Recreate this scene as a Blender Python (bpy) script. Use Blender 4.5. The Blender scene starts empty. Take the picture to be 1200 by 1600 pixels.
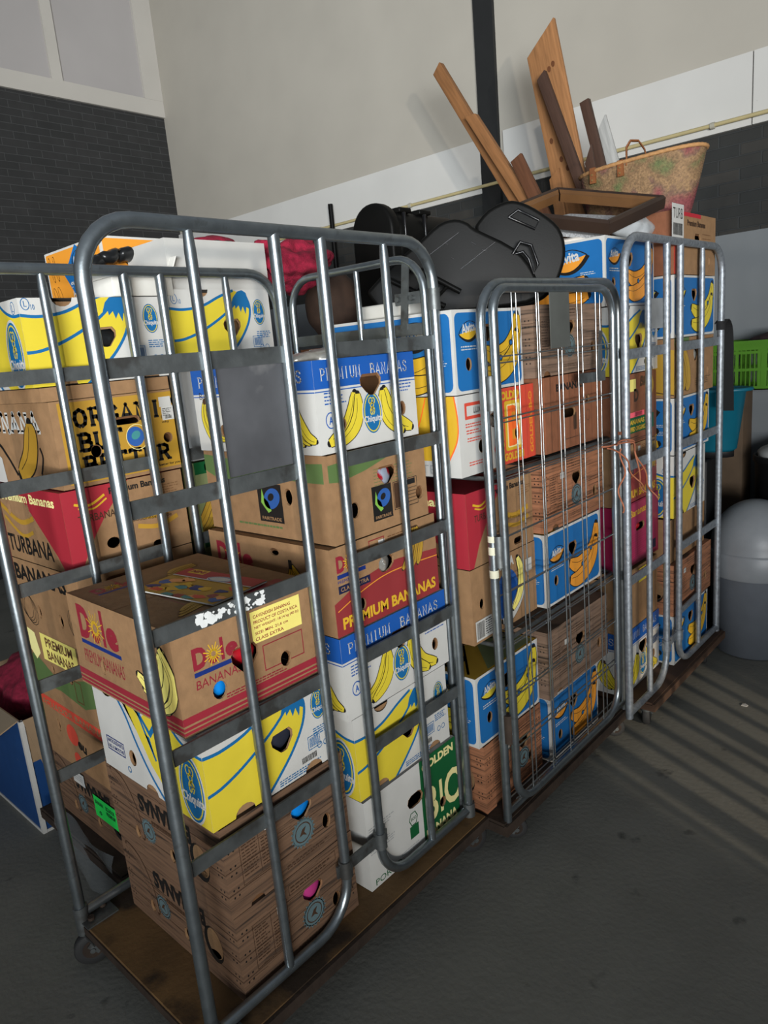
import bpy, math, random
from mathutils import Vector, Matrix
from mathutils.geometry import tessellate_polygon

random.seed(7)
scene = bpy.context.scene
COL = scene.collection

# ------------------------------------------------------------------ camera, light, exposure
cam_d = bpy.data.cameras.new('camera')
cam_d.sensor_fit = 'VERTICAL'
cam_d.sensor_height = 36.0
cam_d.lens = 1113.4 / 1600 * 36
cam = bpy.data.objects.new('camera', cam_d)
COL.objects.link(cam)
r_ = Vector((0.74062603, 0.66625856, -0.08702075))
d_ = Vector((0.08506623, -0.22144417, -0.97145572))
f_ = Vector((-0.66651093, 0.71208287, -0.22068342))
M = Matrix(((r_.x, -d_.x, -f_.x, 0), (r_.y, -d_.y, -f_.y, 0), (r_.z, -d_.z, -f_.z, 1.70), (0, 0, 0, 1)))
cam.matrix_world = M
scene.camera = cam

world = bpy.data.worlds.new('world')
scene.world = world
world.use_nodes = True
bg = world.node_tree.nodes['Background']
bg.inputs[0].default_value = (0.80, 0.88, 1.0, 1)
bg.inputs[1].default_value = 0.19

def add_light(name, kind, loc, target, energy, color, **kw):
    l = bpy.data.lights.new(name, kind)
    l.energy = energy
    l.color = color
    for k, v in kw.items():
        setattr(l, k, v)
    o = bpy.data.objects.new(name, l)
    COL.objects.link(o)
    o.location = loc
    dv = Vector(target) - Vector(loc)
    o.rotation_euler = dv.to_track_quat('-Z', 'Y').to_euler()
    return o
# broad daylight from the open door behind the camera, thrown slightly upwards
dl = add_light('door_daylight', 'AREA', (3.4, -4.2, 1.75), (-2.5, 2.2, 3.55), 150, (0.93, 0.97, 1.0),
          shape='RECTANGLE', size=3.2, size_y=1.7)
dl.data.spread = math.radians(58)
# low, far and warmer lamp to the right of it
add_light('yard_lamp', 'SPOT', (7.4, -5.2, 1.1), (-2.9, 2.9, 3.2), 1750, (1.0, 0.90, 0.78),
          shadow_soft_size=0.12, spot_size=math.radians(38), spot_blend=0.9)
# added warm spot, aimed through the unseen empty cage to stripe the floor
add_light('added_stripe_spot', 'SPOT', (5.6, -.30, 1.95), (-.88, 2.82, 0.0), 1350, (1.0, 0.84, 0.64),
          shadow_soft_size=0.022, spot_size=math.radians(9.0), spot_blend=0.6)

scene.view_settings.view_transform = 'Standard'
scene.view_settings.look = 'None'
scene.view_settings.gamma = 1
scene.view_settings.exposure = 0.0
scene.view_settings.use_curve_mapping = False

# ------------------------------------------------------------------ materials
def lin(c):
    return tuple(((x / 255) / 12.92 if x / 255 <= 0.04045 else ((x / 255 + 0.055) / 1.055) ** 2.4) for x in c) + (1,)
_M = {}
def mat(key, rgb, rough=0.6, metal=0.0, var=0.10, scale=18.0, bump=0.0, bscale=60.0, stretch=(1, 1, 1), spec=0.4, detail=4, dark=None, darkscale=3.0, darkthr=0.6, alpha=None, trans=0.0):
    if key in _M:
        return _M[key]
    m = bpy.data.materials.new(key)
    m.use_nodes = True
    nt = m.node_tree
    N, L = nt.nodes, nt.links
    b = N['Principled BSDF']
    b.inputs['Roughness'].default_value = rough
    b.inputs['Metallic'].default_value = metal
    b.inputs['Specular IOR Level'].default_value = spec
    tc = N.new('ShaderNodeTexCoord')
    mp = N.new('ShaderNodeMapping')
    mp.inputs['Scale'].default_value = stretch
    L.new(tc.outputs['Object'], mp.inputs['Vector'])
    no = N.new('ShaderNodeTexNoise')
    no.inputs['Scale'].default_value = scale
    no.inputs['Detail'].default_value = detail
    L.new(mp.outputs[0], no.inputs['Vector'])
    ra = N.new('ShaderNodeMapRange')
    ra.inputs['From Min'].default_value = 0.25
    ra.inputs['From Max'].default_value = 0.75
    ra.inputs['To Min'].default_value = 1 - var
    ra.inputs['To Max'].default_value = 1 + var
    L.new(no.outputs['Fac'], ra.inputs['Value'])
    mx = N.new('ShaderNodeMix')
    mx.data_type = 'RGBA'
    mx.blend_type = 'MULTIPLY'
    mx.inputs['Factor'].default_value = 1
    mx.inputs['A'].default_value = lin(rgb)
    L.new(ra.outputs[0], mx.inputs['B'])
    out = mx.outputs['Result']
    if dark:
        n2 = N.new('ShaderNodeTexNoise')
        n2.inputs['Scale'].default_value = darkscale
        n2.inputs['Detail'].default_value = 8
        L.new(tc.outputs['Object'], n2.inputs['Vector'])
        r2 = N.new('ShaderNodeMapRange')
        r2.inputs['From Min'].default_value = darkthr
        r2.inputs['From Max'].default_value = darkthr + 0.08
        L.new(n2.outputs['Fac'], r2.inputs['Value'])
        m2 = N.new('ShaderNodeMix')
        m2.data_type = 'RGBA'
        L.new(r2.outputs[0], m2.inputs['Factor'])
        L.new(out, m2.inputs['A'])
        m2.inputs['B'].default_value = lin(dark)
        out = m2.outputs['Result']
    L.new(out, b.inputs['Base Color'])
    if bump:
        nb = N.new('ShaderNodeTexNoise')
        nb.inputs['Scale'].default_value = bscale
        nb.inputs['Detail'].default_value = 4
        L.new(mp.outputs[0], nb.inputs['Vector'])
        bu = N.new('ShaderNodeBump')
        bu.inputs['Strength'].default_value = bump
        bu.inputs['Distance'].default_value = 0.004
        L.new(nb.outputs['Fac'], bu.inputs['Height'])
        L.new(bu.outputs[0], b.inputs['Normal'])
    if trans:
        b.inputs['Transmission Weight'].default_value = trans
    if alpha is not None:
        b.inputs['Alpha'].default_value = alpha
    _M[key] = m
    return m

P = dict(
    white=(190, 189, 184), grey=(150, 152, 152), kraft=(142, 110, 78), kraft2=(130, 101, 72), kraftd=(104, 72, 46),
    dkbrown=(66, 46, 32), blk=(24, 23, 22), chb=(20, 96, 148), yel=(206, 186, 52), yel2=(206, 164, 42), pband=(24, 80, 156),
    dkblue=(22, 44, 110), alv=(26, 98, 158), org=(216, 142, 46), orgd=(240, 104, 40), red=(158, 40, 52), red2=(134, 46, 48),
    redor=(200, 72, 54), maroon=(140, 38, 50), green=(84, 108, 62), dgreen=(14, 84, 44), cream=(226, 214, 150), inkred=(134, 34, 48),
    ltyel=(234, 220, 120), paleyel=(240, 232, 158), lgt=(182, 181, 176), shadegrey=(168, 172, 176), magenta=(160, 44, 82), magd=(138, 24, 64),
    seal=(88, 108, 112), mustard=(172, 136, 48), oban=(172, 132, 44), lime=(34, 200, 80), pink=(240, 96, 110), navy=(24, 30, 60),
    woodp=(106, 80, 60), woodo=(150, 100, 70), woodg=(120, 97, 80), brn=(128, 82, 58), skin=(222, 150, 90), teal=(60, 130, 130), ftblue=(40, 84, 150),
    ftgreen=(120, 170, 70), greengrey=(120, 130, 90), redbox=(178, 44, 54), darkblue=(10, 62, 128), silver=(170, 172, 172))
def ink(k):
    if k in ('woodp', 'woodo', 'woodg'):
        return woodprint(k)
    kr = k.startswith('kraft') or k in ('brn',)
    return mat('ink_' + k, P[k], rough=0.72 if kr else 0.5, var=0.13 if kr else 0.07, scale=30 if kr else 9, bump=0.25 if kr else 0.15, bscale=70 if kr else 25, spec=0.25 if kr else 0.4)
def woodprint(k):
    key = 'ink_' + k
    if key in _M:
        return _M[key]
    m = bpy.data.materials.new(key)
    m.use_nodes = True
    N, L = m.node_tree.nodes, m.node_tree.links
    b = N['Principled BSDF']
    b.inputs['Roughness'].default_value = 0.7
    tc = N.new('ShaderNodeTexCoord')
    mp = N.new('ShaderNodeMapping')
    mp.inputs['Scale'].default_value = (2.2, 2.2, 46)
    L.new(tc.outputs['Object'], mp.inputs[0])
    no = N.new('ShaderNodeTexNoise')
    no.inputs['Scale'].default_value = 2.6
    no.inputs['Detail'].default_value = 5
    no.inputs['Distortion'].default_value = 0.6
    L.new(mp.outputs[0], no.inputs['Vector'])
    cr = N.new('ShaderNodeValToRGB')
    e = cr.color_ramp.elements
    c = P[k]
    e[0].position = 0.30
    e[0].color = lin(tuple(int(x * 0.42) for x in c))
    e[1].position = 0.52
    e[1].color = lin(c)
    e2 = e.new(0.40)
    e2.color = lin(tuple(int(x * 0.86) for x in c))
    e3 = e.new(0.8)
    e3.color = lin(tuple(min(255, int(x * 1.12)) for x in c))
    L.new(no.outputs['Fac'], cr.inputs[0])
    L.new(cr.outputs[0], b.inputs['Base Color'])
    _M[key] = m
    return m

STEEL = lambda: mat('galvanised_steel', (138, 146, 150), rough=0.33, metal=0.9, var=0.16, scale=26, bump=0.12, bscale=40, dark=(126, 132, 134), darkscale=30, darkthr=0.60)
STEELD = lambda: mat('galvanised_steel_flat', (104, 108, 108), rough=0.5, metal=0.75, var=0.28, scale=20, bump=0.2, dark=(84, 84, 82), darkscale=12, darkthr=0.56)
STEELM = lambda: mat('matt_zinc_steel', (146, 152, 158), rough=0.5, metal=0.7, var=0.30, scale=60, bump=0.3, bscale=90)
BLACKP = lambda: mat('black_plastic', (13, 13, 12), rough=0.45, var=0.12, bump=0.05, bscale=220, spec=0.10)
RUST = lambda: mat('rusty_dark_steel', (54, 43, 35), rough=0.8, metal=0.2, var=0.4, scale=14, bump=0.4)
PLY = lambda: mat('worn_plywood', (104, 78, 46), rough=0.75, var=0.35, scale=5, stretch=(1, 1, 1), bump=0.3, dark=(48, 36, 24), darkscale=4.0, darkthr=0.55)

# ------------------------------------------------------------------ mesh helpers
class MB:
    def __init__(s):
        s.v, s.f, s.m, s.mats, s.sm = [], [], [], [], []
    def mi(s, m):
        if m not in s.mats:
            s.mats.append(m)
        return s.mats.index(m)
    def add(s, vs, fs, m, smooth=False):
        o = len(s.v)
        i = s.mi(m)
        s.v += [tuple(x) for x in vs]
        for f in fs:
            s.f.append(tuple(o + k for k in f))
            s.m.append(i)
            s.sm.append(smooth)
    def box(s, a, b, m, mtx=None):
        x0, y0, z0 = a
        x1, y1, z1 = b
        vs = [(x0, y0, z0), (x1, y0, z0), (x1, y1, z0), (x0, y1, z0), (x0, y0, z1), (x1, y0, z1), (x1, y1, z1), (x0, y1, z1)]
        if mtx:
            vs = [mtx @ Vector(v) for v in vs]
        s.add(vs, [(0, 3, 2, 1), (4, 5, 6, 7), (0, 1, 5, 4), (1, 2, 6, 5), (2, 3, 7, 6), (3, 0, 4, 7)], m)
    def tube(s, pts, r, m, n=12, closed=False, caps=True, ry=None):
        pts = [Vector(p) for p in pts]
        k = len(pts)
        rs = r if isinstance(r, (list, tuple)) else [r] * k
        tans = []
        for i in range(k):
            if closed:
                t = pts[(i + 1) % k] - pts[i - 1]
            else:
                t = pts[min(i + 1, k - 1)] - pts[max(i - 1, 0)]
            tans.append(t.normalized())
        up = Vector((0, 0, 1)) if abs(tans[0].z) < 0.9 else Vector((1, 0, 0))
        nn = tans[0].cross(up).normalized()
        vs = []
        for i in range(k):
            if i:
                q = tans[i - 1].rotation_difference(tans[i])
                nn = (q @ nn).normalized()
            bb = tans[i].cross(nn)
            for j in range(n):
                a = 2 * math.pi * j / n
                vs.append(pts[i] + nn * math.cos(a) * rs[i] + bb * math.sin(a) * (ry if ry else rs[i]))
        fs = []
        for i in range(k if closed else k - 1):
            for j in range(n):
                a, b2 = i * n + j, i * n + (j + 1) % n
                c, d = ((i + 1) % k) * n + (j + 1) % n, ((i + 1) % k) * n + j
                fs.append((a, b2, c, d))
        s.add(vs, fs, m, True)
        if caps and not closed:
            s.add(vs[:n], [tuple(range(n - 1, -1, -1))], m)
            s.add(vs[-n:], [tuple(range(n))], m)
    def lathe(s, prof, m, n=40, c=(0, 0, 0), sx=1, sy=1):
        vs, fs = [], []
        for (r, z) in prof:
            for j in range(n):
                a = 2 * math.pi * j / n
                vs.append((c[0] + r * sx * math.cos(a), c[1] + r * sy * math.sin(a), c[2] + z))
        for i in range(len(prof) - 1):
            for j in range(n):
                fs.append((i * n + j, i * n + (j + 1) % n, (i + 1) * n + (j + 1) % n, (i + 1) * n + j))
        s.add(vs, fs, m, True)
    def bar(s, a, b, w, t, m, side=Vector((0, 1, 0))):
        # rectangular bar from a to b, width w along `side`, thickness t across
        a, b = Vector(a), Vector(b)
        d = (b - a).normalized()
        sd = (side - d * side.dot(d)).normalized()
        nn = d.cross(sd)
        vs = []
        for p in (a, b):
            for (i, j) in ((-1, -1), (1, -1), (1, 1), (-1, 1)):
                vs.append(p + sd * (i * w / 2) + nn * (j * t / 2))
        s.add(vs, [(0, 3, 2, 1), (4, 5, 6, 7), (0, 1, 5, 4), (1, 2, 6, 5), (2, 3, 7, 6), (3, 0, 4, 7)], m)
    def mesh(s, name):
        me = bpy.data.meshes.new(name)
        me.from_pydata(s.v, [], s.f)
        for m in s.mats:
            me.materials.append(m)
        for i, p in enumerate(me.polygons):
            p.material_index = s.m[i]
            p.use_smooth = s.sm[i]
        me.update()
        return me
    def obj(s, name, parent=None, loc=None, rot=None):
        o = bpy.data.objects.new(name, s.mesh(name))
        COL.objects.link(o)
        if parent:
            o.parent = parent
        if loc:
            o.location = loc
        if rot:
            o.rotation_euler = rot
        return o

def tag(o, label=None, cat=None, group=None, kind=None):
    if label:
        o['label'] = label
    if cat:
        o['category'] = cat
    if group:
        o['group'] = group
    if kind:
        o['kind'] = kind
    return o
def empty(name, loc, label, cat, rz=0, group=None):
    o = bpy.data.objects.new(name, None)
    o.empty_display_size = 0.05
    COL.objects.link(o)
    o.location = loc
    o.rotation_euler = (0, 0, rz)
    return tag(o, label, cat, group)
def bevel(o, w, seg=3, ang=30):
    md = o.modifiers.new('bevel', 'BEVEL')
    md.width = w
    md.segments = seg
    md.limit_method = 'ANGLE'
    md.angle_limit = math.radians(ang)
    for p in o.data.polygons:
        p.use_smooth = True
    return o
def fillet(pts, r, n=7):
    # rounded polyline through 3-D points
    pts = [Vector(p) for p in pts]
    out = [pts[0]]
    for i in range(1, len(pts) - 1):
        a, b, c = pts[i - 1], pts[i], pts[i + 1]
        u, v = (a - b).normalized(), (c - b).normalized()
        ang = u.angle(v)
        if ang > 3.1:
            out.append(b)
            continue
        d = min(r / math.tan(ang / 2), (a - b).length * 0.49, (c - b).length * 0.49)
        rr = d * math.tan(ang / 2)
        ctr = b + (u + v).normalized() * (rr / math.sin(ang / 2))
        p0, p1 = b + u * d, b + v * d
        v0, v1 = p0 - ctr, p1 - ctr
        tot = v0.angle(v1)
        ax = v0.cross(v1).normalized()
        for k in range(n + 1):
            out.append(ctr + Matrix.Rotation(tot * k / n, 3, ax) @ v0)
    out.append(pts[-1])
    return out

# ------------------------------------------------------------------ flat artwork printed on carton faces
_T = {}
def glyphs(s, bold):
    key = (s, bold)
    if key in _T:
        return _T[key]
    cu = bpy.data.curves.new('t', 'FONT')
    cu.body = s
    cu.size = 1
    cu.offset = bold
    cu.resolution_u = 3
    cu.fill_mode = 'FRONT'
    o = bpy.data.objects.new('t', cu)
    COL.objects.link(o)
    dg = bpy.context.evaluated_depsgraph_get()
    dg.update()
    me = o.evaluated_get(dg).to_mesh()
    me.calc_loop_triangles()
    vs = [(v.co.x, v.co.y) for v in me.vertices]
    tris = [[vs[i] for i in t.vertices] for t in me.loop_triangles]
    o.evaluated_get(dg).to_mesh_clear()
    bpy.data.objects.remove(o)
    bpy.data.curves.remove(cu)
    xs = [p[0] for t in tris for p in t] or [0, 1]
    ys = [p[1] for t in tris for p in t] or [0, 1]
    _T[key] = (tris, min(xs), max(xs), min(ys), max(ys))
    return _T[key]

SLAB = {
    'A': ([[(.05, 0), (.4, 1), (.75, 0)], [(.2, .33), (.6, .33)]], [(.05, 0), (.75, 0)]),
    'B': ([[(.15, 0), (.15, 1)], [(.15, 1), (.5, 1), (.66, .88), (.66, .65), (.5, .53), (.15, .53)], [(.5, .53), (.72, .42), (.72, .12), (.55, 0), (.15, 0)]], [(.12, 0), (.12, 1)]),
    'C': ([[(.74, .72), (.62, .95), (.4, 1), (.16, .85), (.08, .5), (.16, .15), (.4, 0), (.62, .05), (.74, .26)]], []),
    'E': ([[(.15, 0), (.15, 1)], [(.15, 1), (.66, 1), (.66, .8)], [(.15, .5), (.5, .5)], [(.15, 0), (.68, 0), (.68, .22)]], [(.12, 0), (.12, 1)]),
    'G': ([[(.74, .76), (.62, .95), (.4, 1), (.16, .85), (.08, .5), (.16, .15), (.4, 0), (.62, .05), (.74, .2), (.74, .42), (.48, .42)]], []),
    'I': ([[(.4, 0), (.4, 1)]], [(.4, 0), (.4, 1)]),
    'M': ([[(.1, 0), (.14, 1), (.42, .2), (.7, 1), (.74, 0)]], [(.1, 0), (.74, 0), (.1, 1), (.74, 1)]),
    'N': ([[(.14, 0), (.14, 1), (.68, 0), (.68, 1)]], [(.14, 0), (.12, 1), (.68, 1)]),
    'O': ([[(.4, 0), (.16, .15), (.08, .5), (.16, .85), (.4, 1), (.64, .85), (.72, .5), (.64, .15), (.4, 0)]], []),
    'P': ([[(.15, 0), (.15, 1), (.5, 1), (.68, .88), (.68, .6), (.5, .47), (.15, .47)]], [(.15, 0), (.1, 1)]),
    'R': ([[(.15, 0), (.15, 1), (.5, 1), (.68, .88), (.68, .62), (.5, .5), (.15, .5)], [(.45, .5), (.72, 0)]], [(.15, 0), (.1, 1), (.74, 0)]),
    'S': ([[(.68, .74), (.56, .96), (.38, 1), (.16, .9), (.14, .66), (.36, .53), (.62, .42), (.7, .2), (.58, .04), (.38, 0), (.18, .06), (.1, .28)]], []),
    'T': ([[(.4, 0), (.4, 1)], [(.06, .8), (.06, 1), (.74, 1), (.74, .8)]], [(.4, 0)]),
    'U': ([[(.12, 1), (.12, .25), (.25, .04), (.4, 0), (.56, .04), (.68, .25), (.68, 1)]], [(.12, 1), (.68, 1)]),
    ' ': ([], []), '®': ([], []),
}
def clip_half(poly, nx, ny, d, keep_in=True):
    out = []
    k = len(poly)
    for i in range(k):
        p, q = poly[i], poly[(i + 1) % k]
        a = p[0] * nx + p[1] * ny - d
        b = q[0] * nx + q[1] * ny - d
        if not keep_in:
            a, b = -a, -b
        if a <= 0:
            out.append(p)
        if (a < 0 < b) or (b < 0 < a):
            t = a / (a - b)
            out.append((p[0] + (q[0] - p[0]) * t, p[1] + (q[1] - p[1]) * t))
    return out
def tri2(poly):
    if len(poly) == 3:
        return [poly]
    try:
        ts = tessellate_polygon([[Vector((p[0], p[1], 0)) for p in poly]])
    except Exception:
        return []
    return [[poly[i] for i in t] for t in ts]

class Face:
    """a printed carton panel W x H in centimetres, origin bottom left as seen from outside"""
    def __init__(s, W, H, base):
        s.W, s.H = W, H
        s.t = []          # (triangle, colour, level)
        s.lv = 0
        s.holes = []      # convex polygons
        s.cut = []        # polygons cut only from the sleeve
        n = 1
        s.poly([(0, 0), (W, 0), (W, H), (0, H)], base)
        s.lv = 1
    def up(s):
        s.lv += 1
        return s
    def poly(s, pts, c):
        for t in tri2(pts):
            s._t(t, c)
    def _t(s, t, c):
        if min(p[0] for p in t) < 0 or max(p[0] for p in t) > s.W or min(p[1] for p in t) < 0 or max(p[1] for p in t) > s.H:
            for (nx, ny, d) in ((-1, 0, 0), (1, 0, s.W), (0, -1, 0), (0, 1, s.H)):
                t = clip_half(t, nx, ny, d)
                if len(t) < 3:
                    return
            for k in range(1, len(t) - 1):
                s.t.append(([t[0], t[k], t[k + 1]], c, s.lv))
        else:
            s.t.append((list(t), c, s.lv))
    def rect(s, x0, y0, x1, y1, c, r=0):
        if r:
            pts = []
            for (cx, cy, a0) in ((x1 - r, y0 + r, -90), (x1 - r, y1 - r, 0), (x0 + r, y1 - r, 90), (x0 + r, y0 + r, 180)):
                for k in range(5):
                    a = math.radians(a0 + 22.5 * k)
                    pts.append((cx + r * math.cos(a), cy + r * math.sin(a)))
            s.poly(pts, c)
        else:
            s.poly([(x0, y0), (x1, y0), (x1, y1), (x0, y1)], c)
    def frame(s, x0, y0, x1, y1, w, c):
        s.rect(x0, y0, x1, y0 + w, c); s.rect(x0, y1 - w, x1, y1, c)
        s.rect(x0, y0 + w, x0 + w, y1 - w, c); s.rect(x1 - w, y0 + w, x1, y1 - w, c)
    def ell(s, cx, cy, rx, ry, c, rot=0, n=26):
        ca, sa = math.cos(rot), math.sin(rot)
        s.poly([(cx + rx * math.cos(a) * ca - ry * math.sin(a) * sa, cy + rx * math.cos(a) * sa + ry * math.sin(a) * ca)
                for a in [2 * math.pi * k / n for k in range(n)]], c)
    def line(s, pts, w, c, closed=False):
        if closed:
            pts = list(pts) + [pts[0]]
        L, R = [], []
        k = len(pts)
        for i in range(k):
            a = pts[max(i - 1, 0)]; b = pts[min(i + 1, k - 1)]
            dx, dy = b[0] - a[0], b[1] - a[1]
            l = math.hypot(dx, dy) or 1
            nx, ny = -dy / l * w / 2, dx / l * w / 2
            L.append((pts[i][0] + nx, pts[i][1] + ny)); R.append((pts[i][0] - nx, pts[i][1] - ny))
        for i in range(k - 1):
            s._t([L[i], R[i], R[i + 1]], c); s._t([L[i], R[i + 1], L[i + 1]], c)
    def curve(s, pts, w, c, n=6):
        s.line(spline(pts, n), w, c)
    def ring(s, cx, cy, rx, ry, w, c, rot=0, n=24):
        ca, sa = math.cos(rot), math.sin(rot)
        s.line([(cx + rx * math.cos(a) * ca - ry * math.sin(a) * sa, cy + rx * math.cos(a) * sa + ry * math.sin(a) * ca)
                for a in [2 * math.pi * k / n for k in range(n + 1)]], w, c)
    def text(s, txt, x, y, w, h, c, bold=0.0, rot=0, skew=0, flip=False):
        """text fitted into the box whose lower left corner is x, y"""
        tris, x0, x1, y0, y1 = glyphs(txt, bold)
        if not tris:
            return
        sx, sy = w / max(x1 - x0, 1e-6), h / max(y1 - y0, 1e-6)
        ca, sa = math.cos(rot), math.sin(rot)
        for t in tris:
            q = []
            for (a, b) in t:
                u, v = (a - x0) * sx, (b - y0) * sy
                if flip:
                    u, v = w - u, h - v
                u += skew * v
                q.append((x + u * ca - v * sa, y + u * sa + v * ca))
            s._t(q, c)
    def slab(s, txt, x, y, w, h, c, th=0.2, ser=0.16, gap=0.86, sw=None):
        n = len(txt)
        cw = w / n
        sw = sw or ser * 0.6
        for i, ch in enumerate(txt):
            st, se = SLAB.get(ch, ([], []))
            ox = x + i * cw
            f = lambda p: (ox + p[0] * cw * 1.04, y + (th / 2 + p[1] * (1 - th)) * h) if th > 0.12 else (ox + p[0] * cw * 1.04, y + p[1] * h)
            for l in st:
                s.line([f(p) for p in l], th * min(h, cw) * 1.1, c)
                for p in l[1:-1]:
                    q = f(p)
                    s.ell(q[0], q[1], th * min(h, cw) * .55, th * min(h, cw) * .55, c, n=8)
            for p in se:
                q = f(p)
                hh = sw * min(h, cw)
                s.rect(q[0] - ser * cw, q[1] - hh / 2, q[0] + ser * cw, q[1] + hh / 2, c)
    def small(s, x, y, w, n, c, h=0.32, gap=0.75, seed=0, upr=True):
        """n rows of small print"""
        rnd = random.Random(seed + int(x * 7 + y * 3))
        for i in range(n):
            yy = y - i * gap
            xx = x
            end = x + w * rnd.uniform(0.72, 1.0)
            while xx < end:
                l = rnd.uniform(0.5, 1.7)
                s.rect(xx, yy, min(xx + l, end), yy + h, c)
                xx += l + 0.25
    def barcode(s, x, y, w, h, c='blk', seed=1):
        rnd = random.Random(seed)
        xx = x
        while xx < x + w:
            l = rnd.uniform(0.08, 0.26)
            s.rect(xx, y, min(xx + l, x + w), y + h, c)
            xx += l + rnd.uniform(0.08, 0.2)
    def hole(s, cx, cy, rx, ry, kind='round', rot=0):
        if kind == 'round':
            pts = [(rx * math.cos(a), ry * math.sin(a)) for a in [2 * math.pi * k / 14 for k in range(14)]]
        elif kind == 'heart':
            pts = [(-rx, ry * .55), (-rx * .95, 0), (-rx * .3, -ry * .95), (0, -ry), (rx * .3, -ry * .95), (rx * .95, 0), (rx, ry * .55), (rx * .75, ry), (-rx * .75, ry)]
        else:
            pts = [(-rx, 0), (-rx + ry * .3, -ry * .7), (-rx + ry, -ry), (rx - ry, -ry), (rx - ry * .3, -ry * .7), (rx, 0), (rx - ry * .3, ry * .7), (rx - ry, ry), (-rx + ry, ry), (-rx + ry * .3, ry * .7)]
        ca, sa = math.cos(rot), math.sin(rot)
        s.holes.append([(cx + a * ca - b * sa, cy + a * sa + b * ca) for a, b in pts])
    def notch(s, cx, top=False, r=3.0):
        y = s.H if top else 0
        s.cut.append([(cx + r * math.cos(a), y + r * math.sin(a) * .8) for a in [2 * math.pi * k / 14 for k in range(14)]])
def spline(pts, n=6):
    out = []
    k = len(pts)
    for i in range(k - 1):
        p0, p1, p2, p3 = pts[max(i - 1, 0)], pts[i], pts[i + 1], pts[min(i + 2, k - 1)]
        for j in range(n):
            t = j / n
            out.append(tuple(0.5 * (2 * p1[d] + (p2[d] - p0[d]) * t + (2 * p0[d] - 5 * p1[d] + 4 * p2[d] - p3[d]) * t * t + (3 * p1[d] - p0[d] - 3 * p2[d] + p3[d]) * t ** 3) for d in (0, 1)))
    out.append(tuple(pts[-1]))
    return out
def area(t):
    a = 0
    for i in range(len(t)):
        a += t[i][0] * t[(i + 1) % len(t)][1] - t[(i + 1) % len(t)][0] * t[i][1]
    return a / 2
def punch(tris, hole):
    if area(hole) < 0:
        hole = hole[::-1]
    hx0, hx1 = min(p[0] for p in hole), max(p[0] for p in hole)
    hy0, hy1 = min(p[1] for p in hole), max(p[1] for p in hole)
    edges = []
    for i in range(len(hole)):
        p, q = hole[i], hole[(i + 1) % len(hole)]
        nx, ny = q[1] - p[1], -(q[0] - p[0])
        l = math.hypot(nx, ny)
        if l < 1e-9:
            continue
        nx /= l; ny /= l
        edges.append((nx, ny, p[0] * nx + p[1] * ny))
    out = []
    for (t, c, lv) in tris:
        if max(p[0] for p in t) <= hx0 or min(p[0] for p in t) >= hx1 or max(p[1] for p in t) <= hy0 or min(p[1] for p in t) >= hy1:
            out.append((t, c, lv))
            continue
        rem = t
        for (nx, ny, d) in edges:
            o = clip_half(rem, nx, ny, d, keep_in=False)
            if len(o) >= 3 and abs(area(o)) > 1e-6:
                out.append((o, c, lv))
            rem = clip_half(rem, nx, ny, d, keep_in=True)
            if len(rem) < 3:
                break
    return out
def put_face(mb, F, org, ud, vd, nd, dz=0.00025, rim=None):
    """lay the artwork of F on a panel; org/ud/vd/nd in metres"""
    tris = F.t
    for h in F.holes + F.cut:
        tris = punch(tris, h)
    for (t, c, lv) in tris:
        if area(t) < 0:
            t = t[::-1]
        mb.add([org + ud * (p[0] / 100) + vd * (p[1] / 100) + nd * (lv * dz) for p in t], [tuple(range(len(t)))], ink(c))
    if rim:
        for h in F.holes:
            k = len(h)
            a = [org + ud * (p[0] / 100) + vd * (p[1] / 100) + nd * .001 for p in h]
            b = [q - nd * 0.006 for q in a]
            mb.add(a + b, [(i, (i + 1) % k, k + (i + 1) % k, k + i) for i in range(k)], ink(rim))

# motifs
def banana(F, pts, w, c='yel', o='blk', ow=0.25, ridge=True, taper=0.25):
    """curved banana along a centre line given by control points"""
    sp = spline(pts, 7)
    k = len(sp)
    def rib(sc, add):
        L, R = [], []
        for i in range(k):
            a = sp[max(i - 1, 0)]; b = sp[min(i + 1, k - 1)]
            dx, dy = b[0] - a[0], b[1] - a[1]
            l = math.hypot(dx, dy) or 1
            t = i / (k - 1)
            ww = w / 2 * (taper + (1 - taper) * math.sin(math.pi * min(max(t, .04), .97)) ** .55) + add
            L.append((sp[i][0] - dy / l * ww, sp[i][1] + dx / l * ww))
            R.append((sp[i][0] + dy / l * ww, sp[i][1] - dx / l * ww))
        return L, R
    def fillp(L, R, c):
        for i in range(k - 1):
            F._t([L[i], R[i], R[i + 1]], c); F._t([L[i], R[i + 1], L[i + 1]], c)
    lv = F.lv
    L, R = rib(1, ow)
    fillp(L, R, o)
    for q in (sp[0], sp[-1]):
        F.ell(q[0], q[1], w * .16 + ow, w * .16 + ow, o, n=10)
    F.lv = lv + 1
    L2, R2 = rib(1, 0)
    fillp(L2, R2, c)
    if ridge:
        F.lv = lv + 2
        F.line([((L2[i][0] * .35 + R2[i][0] * .65), (L2[i][1] * .35 + R2[i][1] * .65)) for i in range(2, k - 2)], ow * .55, o)
    F.lv = lv
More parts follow.
